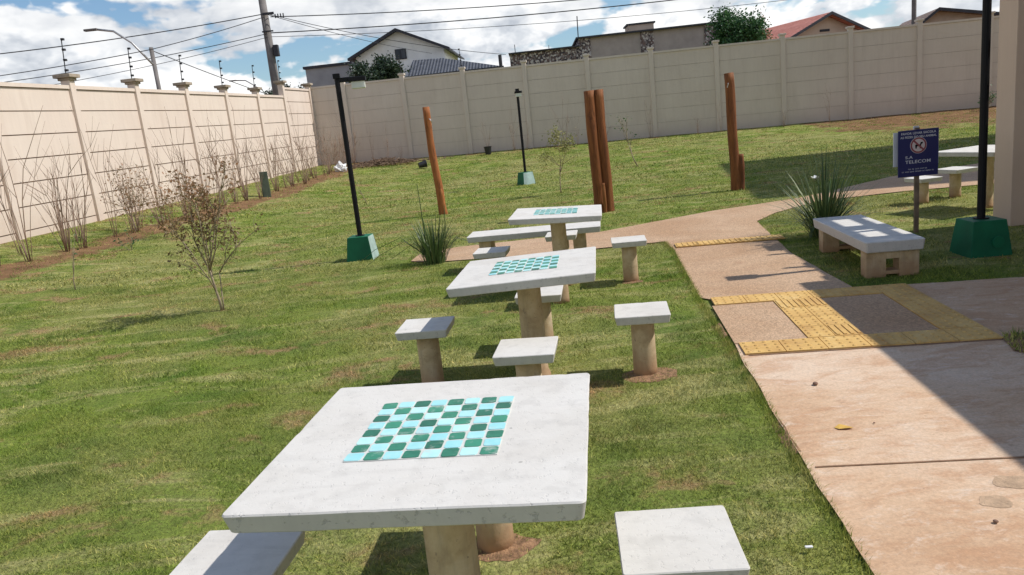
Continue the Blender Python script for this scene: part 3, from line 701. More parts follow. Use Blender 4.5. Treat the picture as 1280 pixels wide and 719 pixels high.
# ------------------------------------------------------------------ plants
def spiky(x, y, label, n, h, spread, flower=False, seed=1):
    rs = random.Random(seed)
    t = empty('spiky_plant', (x, y, terrain(x, y)), 0, label, 'plant')
    mb = MB()
    for i in range(n):
        az = rs.uniform(0, 2*math.pi); k = rs.random()**.8; tilt = R(6)+k*spread; L = h*rs.uniform(.55, 1.05)*(1.05-.2*k)
        d = Vector((math.cos(az), math.sin(az), 0)); b0 = d*rs.uniform(.0, .14); w = rs.uniform(.009, .017)
        side = Vector((-d.y, d.x, 0)); pts = []; ang = tilt*.45; q = Vector(b0); m = 5; bend = (tilt*1.25-ang)/m*rs.uniform(.6, 1.5)
        for j in range(m+1):
            pts.append(Vector(q)); q += (d*math.sin(ang)+Vector((0,0,1))*math.cos(ang))*L/m; ang += bend
        vs = []; 
        for j, pt in enumerate(pts):
            ww = w*(1-(j/m)**2.2)*.5+.0006; vs += [pt-side*ww, pt+side*ww]
        mb.add(vs, [(2*j, 2*j+1, 2*j+3, 2*j+2) for j in range(m)], 0, rs.random())
    mb.build('leaves', M['leaf_spike'], t, tint=True)
    if flower:
        f = MB(); hd = Vector((-.10, -.02, h*.68)); f.tube([(-.01, 0, 0), (-.05, 0, h*.6), hd], .005, 5)
        for k in range(6):
            a = k*math.pi/3+.3; dd = Vector((math.cos(a), math.sin(a)*.8, .5 if k % 2 else .1)).normalized()
            f.leaf(hd, .055, 1, .5, .8, dd)
        f.build('flower', [M['leaf_spike'], M['petal']], t, tint=True)
    return t
p = spiky(-.87, 8.72, 'upright dark green spiky plant in front of the leaning log post', 190, .62, R(50), seed=3)
mb = MB(); mb.tube([(-.07,0,0),(-.08,0,.5),(-.09,0,.93)], [.008,.007,.003], 5); mb.tube([(.12,0,0),(.17,0,.4),(.19,0,.66)], [.007,.006,.003], 5)
for a0, ln in ((R(170), .95), (R(185), .8), (R(160), .6), (R(-5), .85), (R(10), .7)):
    mb.tube([(0,0,.02), (math.cos(a0)*ln*.4, math.sin(a0)*ln*.4, .24*ln+.1), (math.cos(a0)*ln*.75, math.sin(a0)*ln*.75, .22*ln), (math.cos(a0)*ln, math.sin(a0)*ln, .05)], [.004,.0035,.003,.002], 5)
mb.build('stalks', M['leaf_small'], p, tint=True)
spiky(3.32, 7.75, 'wide arching spiky plant with a white flower, beside the shaded bench', 300, .92, R(92), True, seed=5)

def limbs(mb, p, d, L, r, depth, rs, tips, n=5, gnarl=.35, mi=0, kids=(2, 3), spread=.6):
    pts = [p]; rad = [r]; q = Vector(p); dd = Vector(d)
    for i in range(3):
        dd = (dd+Vector((rs.gauss(0,gnarl), rs.gauss(0,gnarl), rs.gauss(0,gnarl*.5)))*.35).normalized(); q = q+dd*L/3
        pts.append(q); rad.append(r*(1-.22*(i+1)))
    mb.tube(pts, rad, n, mi)
    if depth == 0: tips.append((q, dd)); return
    for k in range(rs.randint(*kids)):
        t = rs.uniform(.45, 1); i = min(2, int(t*3)); base = pts[i].lerp(pts[i+1], t*3-i)
        nd = (dd+Vector((rs.gauss(0,spread), rs.gauss(0,spread), rs.gauss(.1,spread*.5)))).normalized()
        limbs(mb, base, nd, L*rs.uniform(.6, .85), r*.58, depth-1, rs, tips, n, gnarl, mi, kids, spread)
    limbs(mb, q, dd, L*.7, r*.4, depth-1, rs, tips, n, gnarl, mi, kids, spread)
def bush(x, y, name, label, cat, h, r, depth, leafmat, nleaf, leafsz, stems=1, seed=1, barkm='bark', spread=.6, lean=(0,0,1), pick=None, group=None, L0=.42, scat=.06):
    rs = random.Random(seed); random.seed(seed)
    t = empty(name, (x, y, terrain(x, y)-.01), 0, label, cat, group)
    mb = MB(); tips = []
    for k in range(stems):
        d = (Vector(lean)+Vector((rs.gauss(0,.28), rs.gauss(0,.28), 0))*(1 if stems > 1 else .3)).normalized()
        limbs(mb, Vector((rs.gauss(0,.02), rs.gauss(0,.02), 0)), d, h*L0, r, depth, rs, tips, spread=spread)
    mb.build('branches', M[barkm], t, smooth=True)
    lf = MB()
    if pick: tips = [q for q in tips if pick(q[0])]
    for i in range(nleaf):
        if not tips: break
        q, dd = rs.choice(tips); c = q-dd*rs.uniform(0, h*.16)+Vector((rs.gauss(0,scat), rs.gauss(0,scat), rs.gauss(0,scat)))
        lf.leaf(c, leafsz*rs.uniform(.6, 1.3), 0, rs.random())
    lf.build('leaves', leafmat, t, tint=True)
    return t
def lone_shrub(x, y):
    rs = random.Random(5); random.seed(5)
    t = empty('young_shrub', (x, y, terrain(x, y)-.01), 0, 'open branching shrub with russet leaves standing alone on the left lawn', 'shrub')
    mb = MB(); tips = []
    def seg(p, d, L, r0, r1, bend=.12, n=4):
        pts = [Vector(p)]; q = Vector(p); dd = Vector(d).normalized()
        for k in range(n):
            dd = (dd+Vector((rs.gauss(0,bend), rs.gauss(0,bend), rs.gauss(.02,bend*.6)))).normalized(); q = q+dd*L/n; pts.append(q)
        mb.tube(pts, [r0+(r1-r0)*k/n for k in range(n+1)], 6); return pts, dd
    tr, d0 = seg((0,0,0), (.07, 0, 1), .42, .015, .011, .06)
    tr2, _ = seg((.015,.01,.0), (.10, .05, 1), .38, .008, .005, .08)
    mains = [(tr[-1], (-.48,.1,.85), .62), (tr[-1], (-.14,-.3,1), .72), (tr[-1], (.12,.3,1), .80), (tr[-1], (.42,-.1,.9), .62), (tr[2], (-.40,-.2,.95), .62), (tr2[-1], (.6,.1,.75), .42), (tr[-2], (-.15,.4,1.), .75)]
    for b0, d, L in mains:
        pts, dd = seg(b0, (d[0]+.14, d[1], d[2]+.15), L, .008, .004)
        for k in range(6):
            a = pts[rs.randint(1, 4)]; d2 = (dd+Vector((rs.gauss(-.02,.42), rs.gauss(0,.42), rs.gauss(.15,.3)))).normalized()
            p2, d3 = seg(a, d2, rs.uniform(.2, .42), .004, .002, .2); tips.append((p2[-1], p2)); tips.append((p2[2], p2))
            for m in range(2):
                p3, _ = seg(p2[rs.randint(1, 3)], (d3+Vector((rs.gauss(0,.6), rs.gauss(0,.6), rs.gauss(.1,.4)))), rs.uniform(.08, .2), .002, .0012, .2); tips.append((p3[-1], p3))
    mb.build('branches', M['bark'], t, smooth=True)
    lf = MB()
    for k in range(2100):
        q, pp = rs.choice(tips)
        if q.z < .62 and rs.random() < .45: continue
        if q.x > .12 and rs.random() < .45: continue
        c = q+Vector((rs.gauss(0,.035), rs.gauss(0,.035), rs.gauss(0,.035)))
        tn = .15+.75*min(1, max(0, (c.z-.75)/.5))*rs.random()+.1*rs.random()
        lf.leaf(c, rs.uniform(.022, .046), 0, tn, .55)
    lf.build('leaves', M['leaf_brown'], t, tint=True)
lone_shrub(-2.87, 7.27)
bush(-6.9, 14.2, 'young_shrub', 'low brown leafed shrub at the bed by the sunlit wall, behind the lone shrub', 'shrub', 1.25, .013, 3, M['leaf_brown'], 550, .05, 3, 23, spread=.6, L0=.42)
bush(-6.0, 13.6, 'young_shrub', 'sprawling brown shrub touching the lone shrub, near the wall bed', 'shrub', 1.0, .012, 3, M['leaf_brown'], 450, .045, 2, 24, spread=.75, L0=.4)
bush(1.20, 15.55, 'young_tree', 'sparse yellow-green sapling tree between the far lamp and the double post', 'tree', 1.42, .017, 3, M['leaf_yellow'], 900, .045, 1, 27, spread=.55, L0=.40, lean=(-.16, 0, 1), pick=lambda q: q.z > .8 or q.x < -.2, scat=.06)
bush(3.72, 20.5, 'thin_sapling', 'thin crooked sapling with a few dark leaves right of the double post, near the wall', 'tree', 1.75, .02, 2, M['leaf_small'], 40, .075, 1, 29, spread=.35, L0=.42, lean=(-.2, 0, 1))
bush(-5.3, 9.1, 'thin_sapling', 'short single-stem sapling with a leafy tip at the left lawn edge', 'sapling', .55, .009, 1, M['leaf_small'], 16, .04, 1, 31, spread=.15, L0=.75, lean=(-.08, 0, 1))
bush(-3.15, 17.6, 'thin_sapling', 'hair-thin leafless sapling left of the leaning log post on the far lawn', 'sapling', .62, .010, 1, M['leaf_small'], 6, .04, 1, 33, spread=.12, L0=.75, lean=(.03, 0, 1))
bush(-6.1, 12.2, 'weed_tuft', 'small green weed at the edge of the soil bed by the left wall', 'plant', .28, .006, 2, M['leaf_green'], 50, .05, 3, 35, spread=.5)
bush(17.2, 26.6, 'weed_bush', 'small green weed bush growing at the foot of the back wall on the bare bank', 'plant', .75, .012, 2, M['leaf_green'], 130, .09, 4, 37, spread=.6)

# bare shrubs along both walls
def bare_mb(seed, n, h, spread, thin=1.):
    rs = random.Random(seed); mb = MB()
    for i in range(n):
        az = rs.uniform(0, 2*math.pi); k = rs.random()*spread; L = h*rs.uniform(.5, 1.05)
        d = Vector((math.cos(az)*k, math.sin(az)*k, 1)).normalized(); q = Vector((math.cos(az)*.05*rs.random(), math.sin(az)*.05*rs.random(), -.03))
        pts = [q]; m = 5
        for j in range(m):
            d = (d+Vector((rs.gauss(0,.07), rs.gauss(0,.07), 0))).normalized(); q = q+d*L/m; pts.append(q)
        r = .006*thin*rs.uniform(.7, 1.3); mb.tube(pts, [r*(1-.14*j) for j in range(m+1)], 5)
        for b_ in range(rs.randint(1, 3)):
            j = rs.randint(2, m-1); dd = (d+Vector((rs.gauss(0,.45), rs.gauss(0,.45), 0))).normalized(); l2 = L*rs.uniform(.15, .38)
            e = pts[j]+dd*l2; mb.tube([pts[j], pts[j]+dd*l2*.5+Vector((rs.gauss(0,.01), rs.gauss(0,.01), .01)), e], [r*.6, r*.5, r*.3], 4)
    return mb
protos = []
for sd, n, h, sp in ((41, 9, 1.6, .24), (42, 6, 1.95, .20), (43, 11, 1.35, .34), (44, 4, 2.1, .12), (45, 8, 1.5, .2), (46, 5, 1.8, .3)):
    protos.append(bare_mb(sd, n, h, sp).build('bare_shrub', M['twig'], smooth=True))
used = set(); rs = random.Random(77)
def place_bare(pos, sc, label, group, k):
    pr = protos[k]
    if k in used: o = pr.copy(); COL.objects.link(o)
    else: o = pr; used.add(k)
    o.location = (pos.x, pos.y, terrain(pos.x, pos.y)); o.scale = (sc*rs.uniform(.9,1.15), sc*rs.uniform(.9,1.15), sc)
    o.rotation_euler = (rs.gauss(0,.04), rs.gauss(0,.04), rs.uniform(0, 6.28))
    tag(o, label, 'shrub', group)
s_ = .9
while s_ < 19.5:
    place_bare(WC+LD*s_+LN*rs.uniform(1.1, 1.75), rs.uniform(.9, 1.3), 'leafless bare-stemmed shrub in the soil bed along the sunlit left wall', 'bare shrubs along the left wall', rs.choice((0, 1, 2, 3, 4, 5)))
    s_ += rs.uniform(.26, .50)
for s_, sc, k in ((.9, .95, 0), (1.5, .8, 2), (2.3, .9, 3), (2.9, .8, 1), (3.4, .6, 0), (7.8, .95, 1), (8.3, .75, 3), (9.7, 1.0, 1), (10.2, .8, 3), (11.2, .7, 2), (12.9, .9, 3), (14.6, .6, 2), (15.4, .75, 3), (17.6, .6, 2), (19.2, .8, 3)):
    place_bare(WC+BD*s_+BN*rs.uniform(.35, .7), sc*.9, 'thin leafless shrub standing against the shaded back wall', 'bare shrubs along the back wall', k)

# ------------------------------------------------------------------ boundary walls
def rail_mb(mb, a, b, z0a, z0b, hgt, th, nrm, mi=0, inset=0.):
    """one sloping precast plank between two points"""
    off = nrm*(th/2)
    vs = []
    for p_, z in ((a, z0a), (b, z0b)):
        for sgn in (1, -1):
            q = p_+nrm*(sgn*th/2+inset); vs.append((q.x, q.y, z)); vs.append((q.x, q.y, z+hgt))
    mb.add(vs, [(0,4,5,1),(3,7,6,2),(1,5,7,3),(0,2,6,4),(0,1,3,2),(4,6,7,5)], mi)
def wall(name, label, D, Nn, stations, base, Hs, mat, caps, rods, course=.5, gap=.024, gm='groove'):
    w = empty(name, WC, 0, label, 'wall')
    W0 = Vector(WC)
    for i, (s0, s1) in enumerate(zip(stations, stations[1:])):
        H = Hs(i); a, b = D*s0, D*s1; za, zb = base(s0), base(s1)
        mb = MB(); z = H-course*math.ceil(H/course); k = 0
        rail_mb(mb, a, b, za-.3, zb-.3, H+.28, .05, Nn, 1, -.012)
        while z < H-.02:
            hh = course; lo = -.1 if k == 0 else 0
            rail_mb(mb, a+D*.01, b-D*.01, za+z+lo, zb+z+lo, hh-gap-lo, .075, Nn, 0, .0)
            z += course; k += 1
        rail_mb(mb, a+D*.01, b-D*.01, za+H-.005, zb+H-.005, .07, .14, Nn, 0)
        mb.build('panel_bay', [mat, M[gm]], w)
    for i, s0 in enumerate(stations):
        H = max(Hs(i-1) if i else 0, Hs(i) if i < len(stations)-1 else 0); c = D*s0; z = base(s0); ang = math.atan2(D.y, D.x)
        mb = MB(); mb.box((c.x, c.y, z+(H+.16)/2-.15), (.17, .19, H+.16+.3), 0, ang)
        po = mb.build('post', mat, w, bevel=.012)
        if caps:
            mb = MB(); mb.box((c.x, c.y, z+H+.185), (.22, .26, .05), 0, ang); mb.box((c.x, c.y, z+H+.245), (.34, .36, .07), 0, ang)
            mb.build('post_cap', M['cap'] , po, bevel=.01)
        elif True:
            mb = MB(); mb.box((c.x, c.y, z+H+.19), (.24, .26, .07), 0, ang); mb.build('post_cap', mat, po, bevel=.01)
        if rods(i):
            mb = MB(); bz = z+H+(.28 if caps else .2); tl = -.10 if caps else -.03
            mb.tube([(c.x, c.y, bz), (c.x+D.x*tl, c.y+D.y*tl, bz+.70)], .011, 6)
            for q in (.08, .28, .48, .68): mb.box((c.x+D.x*(tl*q*1.4)+Nn.x*.025, c.y+D.y*(tl*q*1.4)+Nn.y*.025, bz+q), (.06, .05, .04), 0, ang)
            mb.build('fence_rod', M['wire'], po)
    return w
lst = [.0]+[.62+2.344*k for k in range(0, 13)]
lst = [.12]+[2.941+2.344*k for k in range(0, 12)]
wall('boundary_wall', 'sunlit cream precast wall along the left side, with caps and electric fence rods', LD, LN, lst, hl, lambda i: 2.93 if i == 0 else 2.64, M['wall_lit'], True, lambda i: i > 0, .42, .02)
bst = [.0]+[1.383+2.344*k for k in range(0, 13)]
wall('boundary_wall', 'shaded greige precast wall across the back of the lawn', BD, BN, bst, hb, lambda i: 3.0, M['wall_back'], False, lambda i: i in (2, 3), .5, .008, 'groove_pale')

# ------------------------------------------------------------------ sign
sg = empty('warning_sign', (4.13, 7.45, 0), R(-4), 'navy sign with a no-dogs symbol on a thin wooden post, behind the bench', 'sign')
mb = MB(); mb.box((0, .025, .52), (.04, .03, 1.05)); mb.build('post', M['woodpost'], sg)
mb = MB(); mb.box((.002, .05, .845), (.435, .012, .335)); mb.build('back_board', M['whitep'], sg)
bd = MB(); bd.box((0, 0, .80), (.385, .012, .455)); bd = bd.build('sign_board', M['bluep'], sg, bevel=.002)
mb = MB(); mb.box((0, .045, 1.045), (.05, .02, .03)); mb.build('post_tip', M['whitep'], sg)
def text(body, size, x, z, parent, align='CENTER', bold=0., sx=1.):
    c = bpy.data.curves.new('lettering', 'FONT'); c.body = body; c.size = size; c.align_x = align; c.extrude = .0006; c.offset = bold; c.space_character = 1.08
    tmp = bpy.data.objects.new('lettering', c); me = bpy.data.meshes.new_from_object(tmp); bpy.data.objects.remove(tmp); me.name = 'lettering'
    me.materials.clear(); me.materials.append(M['letter']); o = bpy.data.objects.new('lettering', me); COL.objects.link(o); o.scale.x = sx
    o.parent = parent; o.location = (x, -.0075, z); o.rotation_euler = (R(90), 0, 0); return o
text('FAVOR LEVAR SACOLA', .030, 0, .985, bd, bold=.0006); text('AS FEZES DO SEU ANIMAL', .0275, 0, .950, bd, bold=.0006)
text('S.A', .038, -.125, .750, bd, 'LEFT', .0005, 1.3); text('TELECOM', .044, -.125, .702, bd, 'LEFT', .0006, 1.2)
def disc(mb, r, y, mi, cx=0, cz=.875, r2=None, n=32):
    ring = [(cx+r*math.cos(2*math.pi*k/n), y, cz+r*math.sin(2*math.pi*k/n)) for k in range(n)]
    if r2 is None: mb.add(ring, [tuple(range(n))], mi)
    else:
        inn = [(cx+r2*math.cos(2*math.pi*k/n), y, cz+r2*math.sin(2*math.pi*k/n)) for k in range(n)]
        mb.add(ring+inn, [(k, (k+1)%n, n+(k+1)%n, n+k) for k in range(n)], mi)
mb = MB(); disc(mb, .080, -.0075, 0); disc(mb, .0765, -.009, 1, r2=.061); disc(mb, .0605, -.009, 2)
def flat(poly, y=-.0105, mi=3): mb.add([(x, y, .875+z) for x, z in poly], [tuple(range(len(poly)))], mi)
flat([(-.030,-.030),(-.034,.004),(-.018,.010),(.012,.006),(.020,.028),(.042,.030),(.040,.016),(.028,.010),(.024,-.006),(.020,-.034),(.010,-.034),(.010,-.012),(-.014,-.010),(-.020,-.034)])
flat([(-.052,.040),(-.040,.052),(.052,-.040),(.040,-.052)], -.012, 1)
mb.build('no_dogs_symbol', [M['letter'], M['signred'], M['pinkp'], M['black']], bd)
mb = MB(); rs = random.Random(4)
def glyphs(x0, x1, z, h):                                           # print too small to read in the photo: rows of tiny strokes
    x = x0
    while x < x1:
        for k in range(rs.randint(3, 8)):
            if x > x1: break
            mb.box((x, -.0075, z+h/2), (.0022, .001, h)); 
            if rs.random() < .6: mb.box((x+.0025, -.0075, z+h*rs.choice((.12, .5, .88))), (.004, .001, h*.22))
            x += .0075
        x += .008
glyphs(-.095, .085, .640, .011); glyphs(-.155, .155, .615, .012)
mb.build('small_print', M['letter'], bd)

# ------------------------------------------------------------------ canopy on the right
cz = 3.0
cn = empty('entrance_canopy', (1.36, 4.23, 0), YAW, 'beige pillar and slatted canopy of the building at the right edge', 'building')
mb = MB(); mb.box((3.16+.19, 3.49+.17, 1.40), (.38, .34, 2.80)); mb.build('pillar', M['pillar'], cn, bevel=.006)
for v_ in (-2.2, -5.5):
    mb = MB(); mb.box((3.65, v_, 1.4), (.38, .34, 2.80)); mb.build('pillar', M['pillar'], cn, bevel=.006)
mb = MB(); mb.box((5.9, -2.95, cz-.08), (5.52, 10.1, .16)); mb.build('roof_slab', M['canopy'], cn)
mb = MB()
mb.box((3.43, 2.97, cz-.03), (.07, 1.72, .06)); mb.box((3.705, 2.97, cz-.03), (.07, 1.72, .06))
mb.box((6.30, 2.97, cz-.03), (4.72, 1.72, .06)); mb.build('edge_beam', M['canopy'], cn)
for v0, v1 in ((2.125, 2.28), (2.63, 2.86), (3.27, 3.50)):
    mb = MB(); mb.box(((3.40+3.90)/2, (v0+v1)/2, cz-.032), (.60, v1-v0, .05)); mb.build('purlin', M['canopy'], cn)
for v_ in (2.68, 3.32, 3.86):
    mb = MB(); mb.box((3.25, v_, cz-.145), (.34, .045, .10)); mb.build('rafter', M['canopy'], cn)
mb = MB(); mb.box((3.9, 3.66, 2.86), (1.5, .30, .12)); mb.build('cross_beam', M['canopy'], cn)
mb = MB(); mb.box((8.5, -2, 1.5), (.2, 12, 3.0)); wl = mb.build('wall', M['pillar'], cn)
mb = MB(); mb.box((5.4, 3.42, .015), (3.6, .9, .06)); mb.build('floor_plinth', M['floor'], cn)
# apartment block beyond, standing outside the picture: it throws the shade across the far lawn
ap = empty('apartment_block', (13.7, 11.5, 0), R(-12), 'tall beige apartment block right of the lawn, outside the photo', 'building')
mb = MB(); mb.box((4, 3.75, 6), (8, 7.5, 12)); mb.build('wall', M['plaster_beige'], ap)
for fl in range(4):
    for k in range(3):
        mb = MB(); mb.box((-.01, 1.3+k*2.4, 1.6+fl*2.8), (.06, 1.3, 1.2)); fr = mb.build('window', M['trim_dark'], ap)
        mb = MB(); mb.box((-.045, 1.3+k*2.4, 1.6+fl*2.8), (.02, 1.16, 1.06)); mb.build('pane', M['glass'], fr)

# ------------------------------------------------------------------ small things on the ground
def pot(x, y, label, r, h, tipped=False, plant=False):
    t = empty('plant_pot', (x, y, terrain(x, y)), 0, label, 'pot')
    mb = MB(); n = 16; prof = [(r*.75, 0), (r, h), (r*1.08, h), (r*1.08, h-.03), (r*.9, h-.03), (r*.88, h-.05)]
    mb.tube([(0,0,z) for _, z in prof], [q for q, _ in prof], n); o = mb.build('pot_body', M['plastic_black'], t)
    if tipped: o.rotation_euler = (0, R(82), R(20)); o.location.z = r
    if plant:
        mb = bare_mb(91, 6, 1.1, .35, .8); s = mb.build('stems', M['twig'], t); s.location.z = h-.03
pot(-2.75, 26.3, 'black plastic pot lying on its side by the back wall', .12, .27, True)
pot(-.35, 28.6, 'upright black pot with a bare twiggy plant against the back wall', .14, .30, False, True)
bm = bmesh.new(); bmesh.ops.create_icosphere(bm, subdivisions=4, radius=1)
for v in bm.verts:
    q = v.co*1.6; n1 = mnoise.turbulence(q, 4, False)
    v.co = Vector((v.co.x*.26, v.co.y*.2, max(0, v.co.z*.16+.12)))*(1+.45*(n1-.4)) + Vector((0,0,.15*max(0, 1-((v.co.x+.2)**2+v.co.y**2)*3)))
me = bpy.data.meshes.new('plastic_bag'); bm.to_mesh(me); bm.free(); me.materials.append(M['plastic_white'])
o = bpy.data.objects.new('plastic_bag', me); COL.objects.link(o); o.location = (-5.5, 26.8, terrain(-5.5, 26.8)-.02); tag(o, 'crumpled white plastic bag on the grass near the wall corner', 'bag')
mb = MB(); rs = random.Random(8)
for k in range(420):
    x = rs.gauss(0, .85); y = rs.gauss(0, .35); z = max(.0, .24*math.exp(-(x*x/1.2+y*y*4)))*rs.random()+.02
    a = rs.uniform(0, 3.14); L = rs.uniform(.1, .4); dz = rs.gauss(0, .05)
    mb.tube([(x-math.cos(a)*L/2, y-math.sin(a)*L/2, z-dz*.4), (x+math.cos(a)*L/2, y+math.sin(a)*L/2, z+dz*.4+.02)], .012, 4)
o = mb.build('brush_pile', M['mulch']); o.location = (-4.35, 28.3, terrain(-4.35, 28.3)); tag(o, 'low pile of dry brown cuttings at the foot of the back wall', 'brush pile', kind='stuff')
g = empty('marker_stub', (-6.25, 20.3, terrain(-6.25, 20.3)), R(20), 'short dark green stub post on the lawn by the left wall', 'post')
mb = MB(); mb.box((0, 0, .30), (.21, .18, .66), 0, 0, .96); mb.build('stub_body', M['marker'], g, bevel=.02)
mb = MB(); mb.box((0, 0, .645), (.20, .17, .04)); mb.build('stub_cap', M['marker'], g, bevel=.01)
mb = MB(); mb.add([(0,0,0),(.03,.02,.006),(.06,0,.002),(.075,-.03,.004),(.045,-.035,.008),(.01,-.025,.003)], [(0,1,2,3,4,5)])
o = mb.build('fallen_leaf', M['dryleaf']); o.location = (1.37, 3.13, .0185); tag(o, 'yellow dry leaf lying on the concrete path', 'leaf')
def stone(x, y, r, label, mat='pebble', z=.02):
    bm = bmesh.new(); bmesh.ops.create_icosphere(bm, subdivisions=3, radius=r)
    for v in bm.verts: v.co *= 1+.35*mnoise.noise(v.co*40/max(r*40, 1)+Vector((x*7, y*7, 0))); v.co.z *= .6
    for f in bm.faces: f.smooth = True
    me = bpy.data.meshes.new('stone'); bm.to_mesh(me); bm.free(); me.materials.append(M[mat])
    o = bpy.data.objects.new('stone', me); COL.objects.link(o); o.location = (x, y, z+r*.4); return tag(o, label, 'stone')
stone(1.507, 3.66, .013, 'brown clod of soil on the concrete below the tactile tiles')
stone(1.535, 2.27, .009, 'dark pebble beside the mortar patch at the lower right')
stone(1.55, 3.13, .005, 'tiny dark pebble right of the yellow leaf')
mb = MB(); mb.box((0,0,.008), (.026,.012,.006), 0, R(-5)); o = mb.build('litter', M['plastic_white'], bevel=.005); o.location = (.89, 2.24, .014); tag(o, 'small white scrap of litter on the grass by the path', 'litter')

# ------------------------------------------------------------------ houses beyond the wall
def gable_house(name, c, yaw, w, d, base, eave, ridge, wallm, roofm, label, over=.5, th=.22, trim='trim_dark', off=0.):
    """gable front faces -y in local space; w wide, d deep; off moves the ridge sideways"""
    h = empty(name, (c[0], c[1], base), yaw, label, 'house')
    e, r = eave-base, ridge-base
    mb = MB(); mb.prism([(-w/2, 0), (w/2, 0), (w/2, e), (off, r), (-w/2, e)], 0, d, 0, lambda x, y, z: (x, z, y)); mb.build('wall', wallm, h)
    rf = empty('roof', (0,0,0)); rf.parent = h
    for sg_ in (-1, 1):
        run = w/2-sg_*off; slope = (r-e)/run; ox = sg_*(w/2+over); oz = e-slope*over
        mb = MB(); mb.prism([(off, r+.02), (ox, oz+.02), (ox, oz+.02+th), (off, r+.02+th)], -over, d+over, 0, lambda x, y, z: (x, z, y))
        mb.build('roof_side', roofm, rf)
        mb = MB(); mb.prism([(off, r-.02), (ox, oz-.02), (ox, oz+th+.04), (off, r+th+.04)], -over-.06, -over, 0, lambda x, y, z: (x, z, y)); mb.build('barge_board', M[trim], rf)
    return h
h = gable_house('gable_house', (-5.75, 52, 0), R(-4), 5.9, 8, .5, 6.85, 8.2, M['plaster_white'], M['roof_dark'], 'white gabled house with dark roof edges and one small window, behind the dark tree', .45, .12)
mb = MB(); mb.box((.08, -.03, 6.25), (.74, .08, .66)); wn = mb.build('window', M['trim_dark'], h)
for sx in (-.17, .17): mb = MB(); mb.box((.08+sx, -.075, 6.25), (.28, .02, .54)); mb.build('pane', M['glass'], wn)
# low hipped roof in front of it
h = empty('low_house', (-2.0, 48, .5), R(-4), 'low house with blue-grey tiled roof between the gabled house and the stone house', 'house')
mb = MB(); mb.box((0, 2, 2.15), (5.4, 4, 4.3)); mb.build('wall', M['plaster_tan'], h)
mb = MB(); a = [(-3.1,-.5,4.42),(2.95,-.5,4.45),(2.95,4.5,4.42),(-3.1,4.5,4.42)]; rd = [(-2.9,2,5.62),(-1.0,2,5.55)]
mb.add(a+rd, [(0,1,5,4),(1,2,5),(2,3,4,5),(3,0,4),(3,2,1,0)]); mb.build('roof', M['roof_dark'], h)
mb = MB(); mb.box((-.08, -.55, 4.40), (6.1, .1, .16)); mb.build('fascia', M['trim_dark'], h)
h = empty('flat_house', (-8.95, 44, .5), R(-4), 'flat-roofed grey house block at the corner of the two walls', 'house')
mb = MB(); mb.box((0, 2, 2.6), (2.6, 4, 5.2)); mb.build('wall', M['plaster_grey'], h)
mb = MB(); mb.box((0, 2, 5.25), (2.8, 4.2, .14)); mb.build('parapet', M['trim_dark'], h)
# stone-clad house
h = empty('stone_house', (5.4, 46, .5), R(-3), 'long flat-roofed house with stone panels and taupe render above the back wall', 'house')
mb = MB(); mb.box((-2.05, 3, 2.5), (4.1, 6, 5.0)); lo = mb.build('stone_wall', M['stone'], h)
mb = MB(); mb.box((-2.05, 2.9, 5.03), (4.2, 6.3, .07)); mb.build('coping', M['trim_dark'], h)
for x0, x1, mm, nm, dy in ((0, .68, 'stone', 'stone_panel', -.06), (.68, 3.6, 'plaster_taupe', 'wall', 0), (3.6, 4.36, 'stone', 'stone_panel', -.06), (4.36, 7.3, 'plaster_taupe', 'wall', 0), (7.3, 8.05, 'stone', 'stone_panel', -.06)):
    mb = MB(); mb.box(((x0+x1)/2, 3+dy/2, 2.72), (x1-x0, 6-dy, 5.44)); mb.build(nm, M[mm], h)
mb = MB(); mb.box((4.0, 2.9, 5.475), (8.3, 6.4, .09)); mb.build('coping', M['trim_dark'], h)
mb = MB(); mb.box((3.98, 2.9, 5.8), (1.55, 1.6, .62)); ch = mb.build('tank_box', M['plaster_beige'], h)
mb = MB(); mb.box((3.98, 2.9, 6.14), (1.75, 1.8, .09)); mb.build('tank_lid', M['trim_dark'], ch)
mb = MB(); mb.tube([(.02, .3, 5.4), (.05, .3, 6.75)], .03, 6); mb.build('antenna_mast', M['wire'], h)
mb = MB(); mb.tube([(-3.75, .3, 5.0), (-3.75, .3, 5.55)], .02, 6); mb.build('antenna_mast', M['wire'], h)
mb = MB(); mb.tube([(-1.75, .2, 5.04), (-1.75, .2, 5.3)], .02, 6); mb.build('vent_pipe', M['steel'], h)
h = gable_house('red_roof_house', (21.7, 50, 0), R(13), 6.3, 8, .5, 4.75, 6.15, M['plaster_beige'], M['roof_red'], 'beige house with a red tiled roof right of the green tree', .6, .12, off=.0)
mb = MB(); mb.box((-.1, -.02, 4.75), (.7, .06, .14)); mb.build('vent', M['trim_dark'], h)
h = gable_house('brown_roof_house', (27.9, 45.5, 0), R(-16), 5.6, 8, .5, 4.4, 5.35, M['plaster_tan'], M['roof_brown'], 'tan house with a weathered brown roof at the right end of the back wall', .55, .12, off=-1.5)

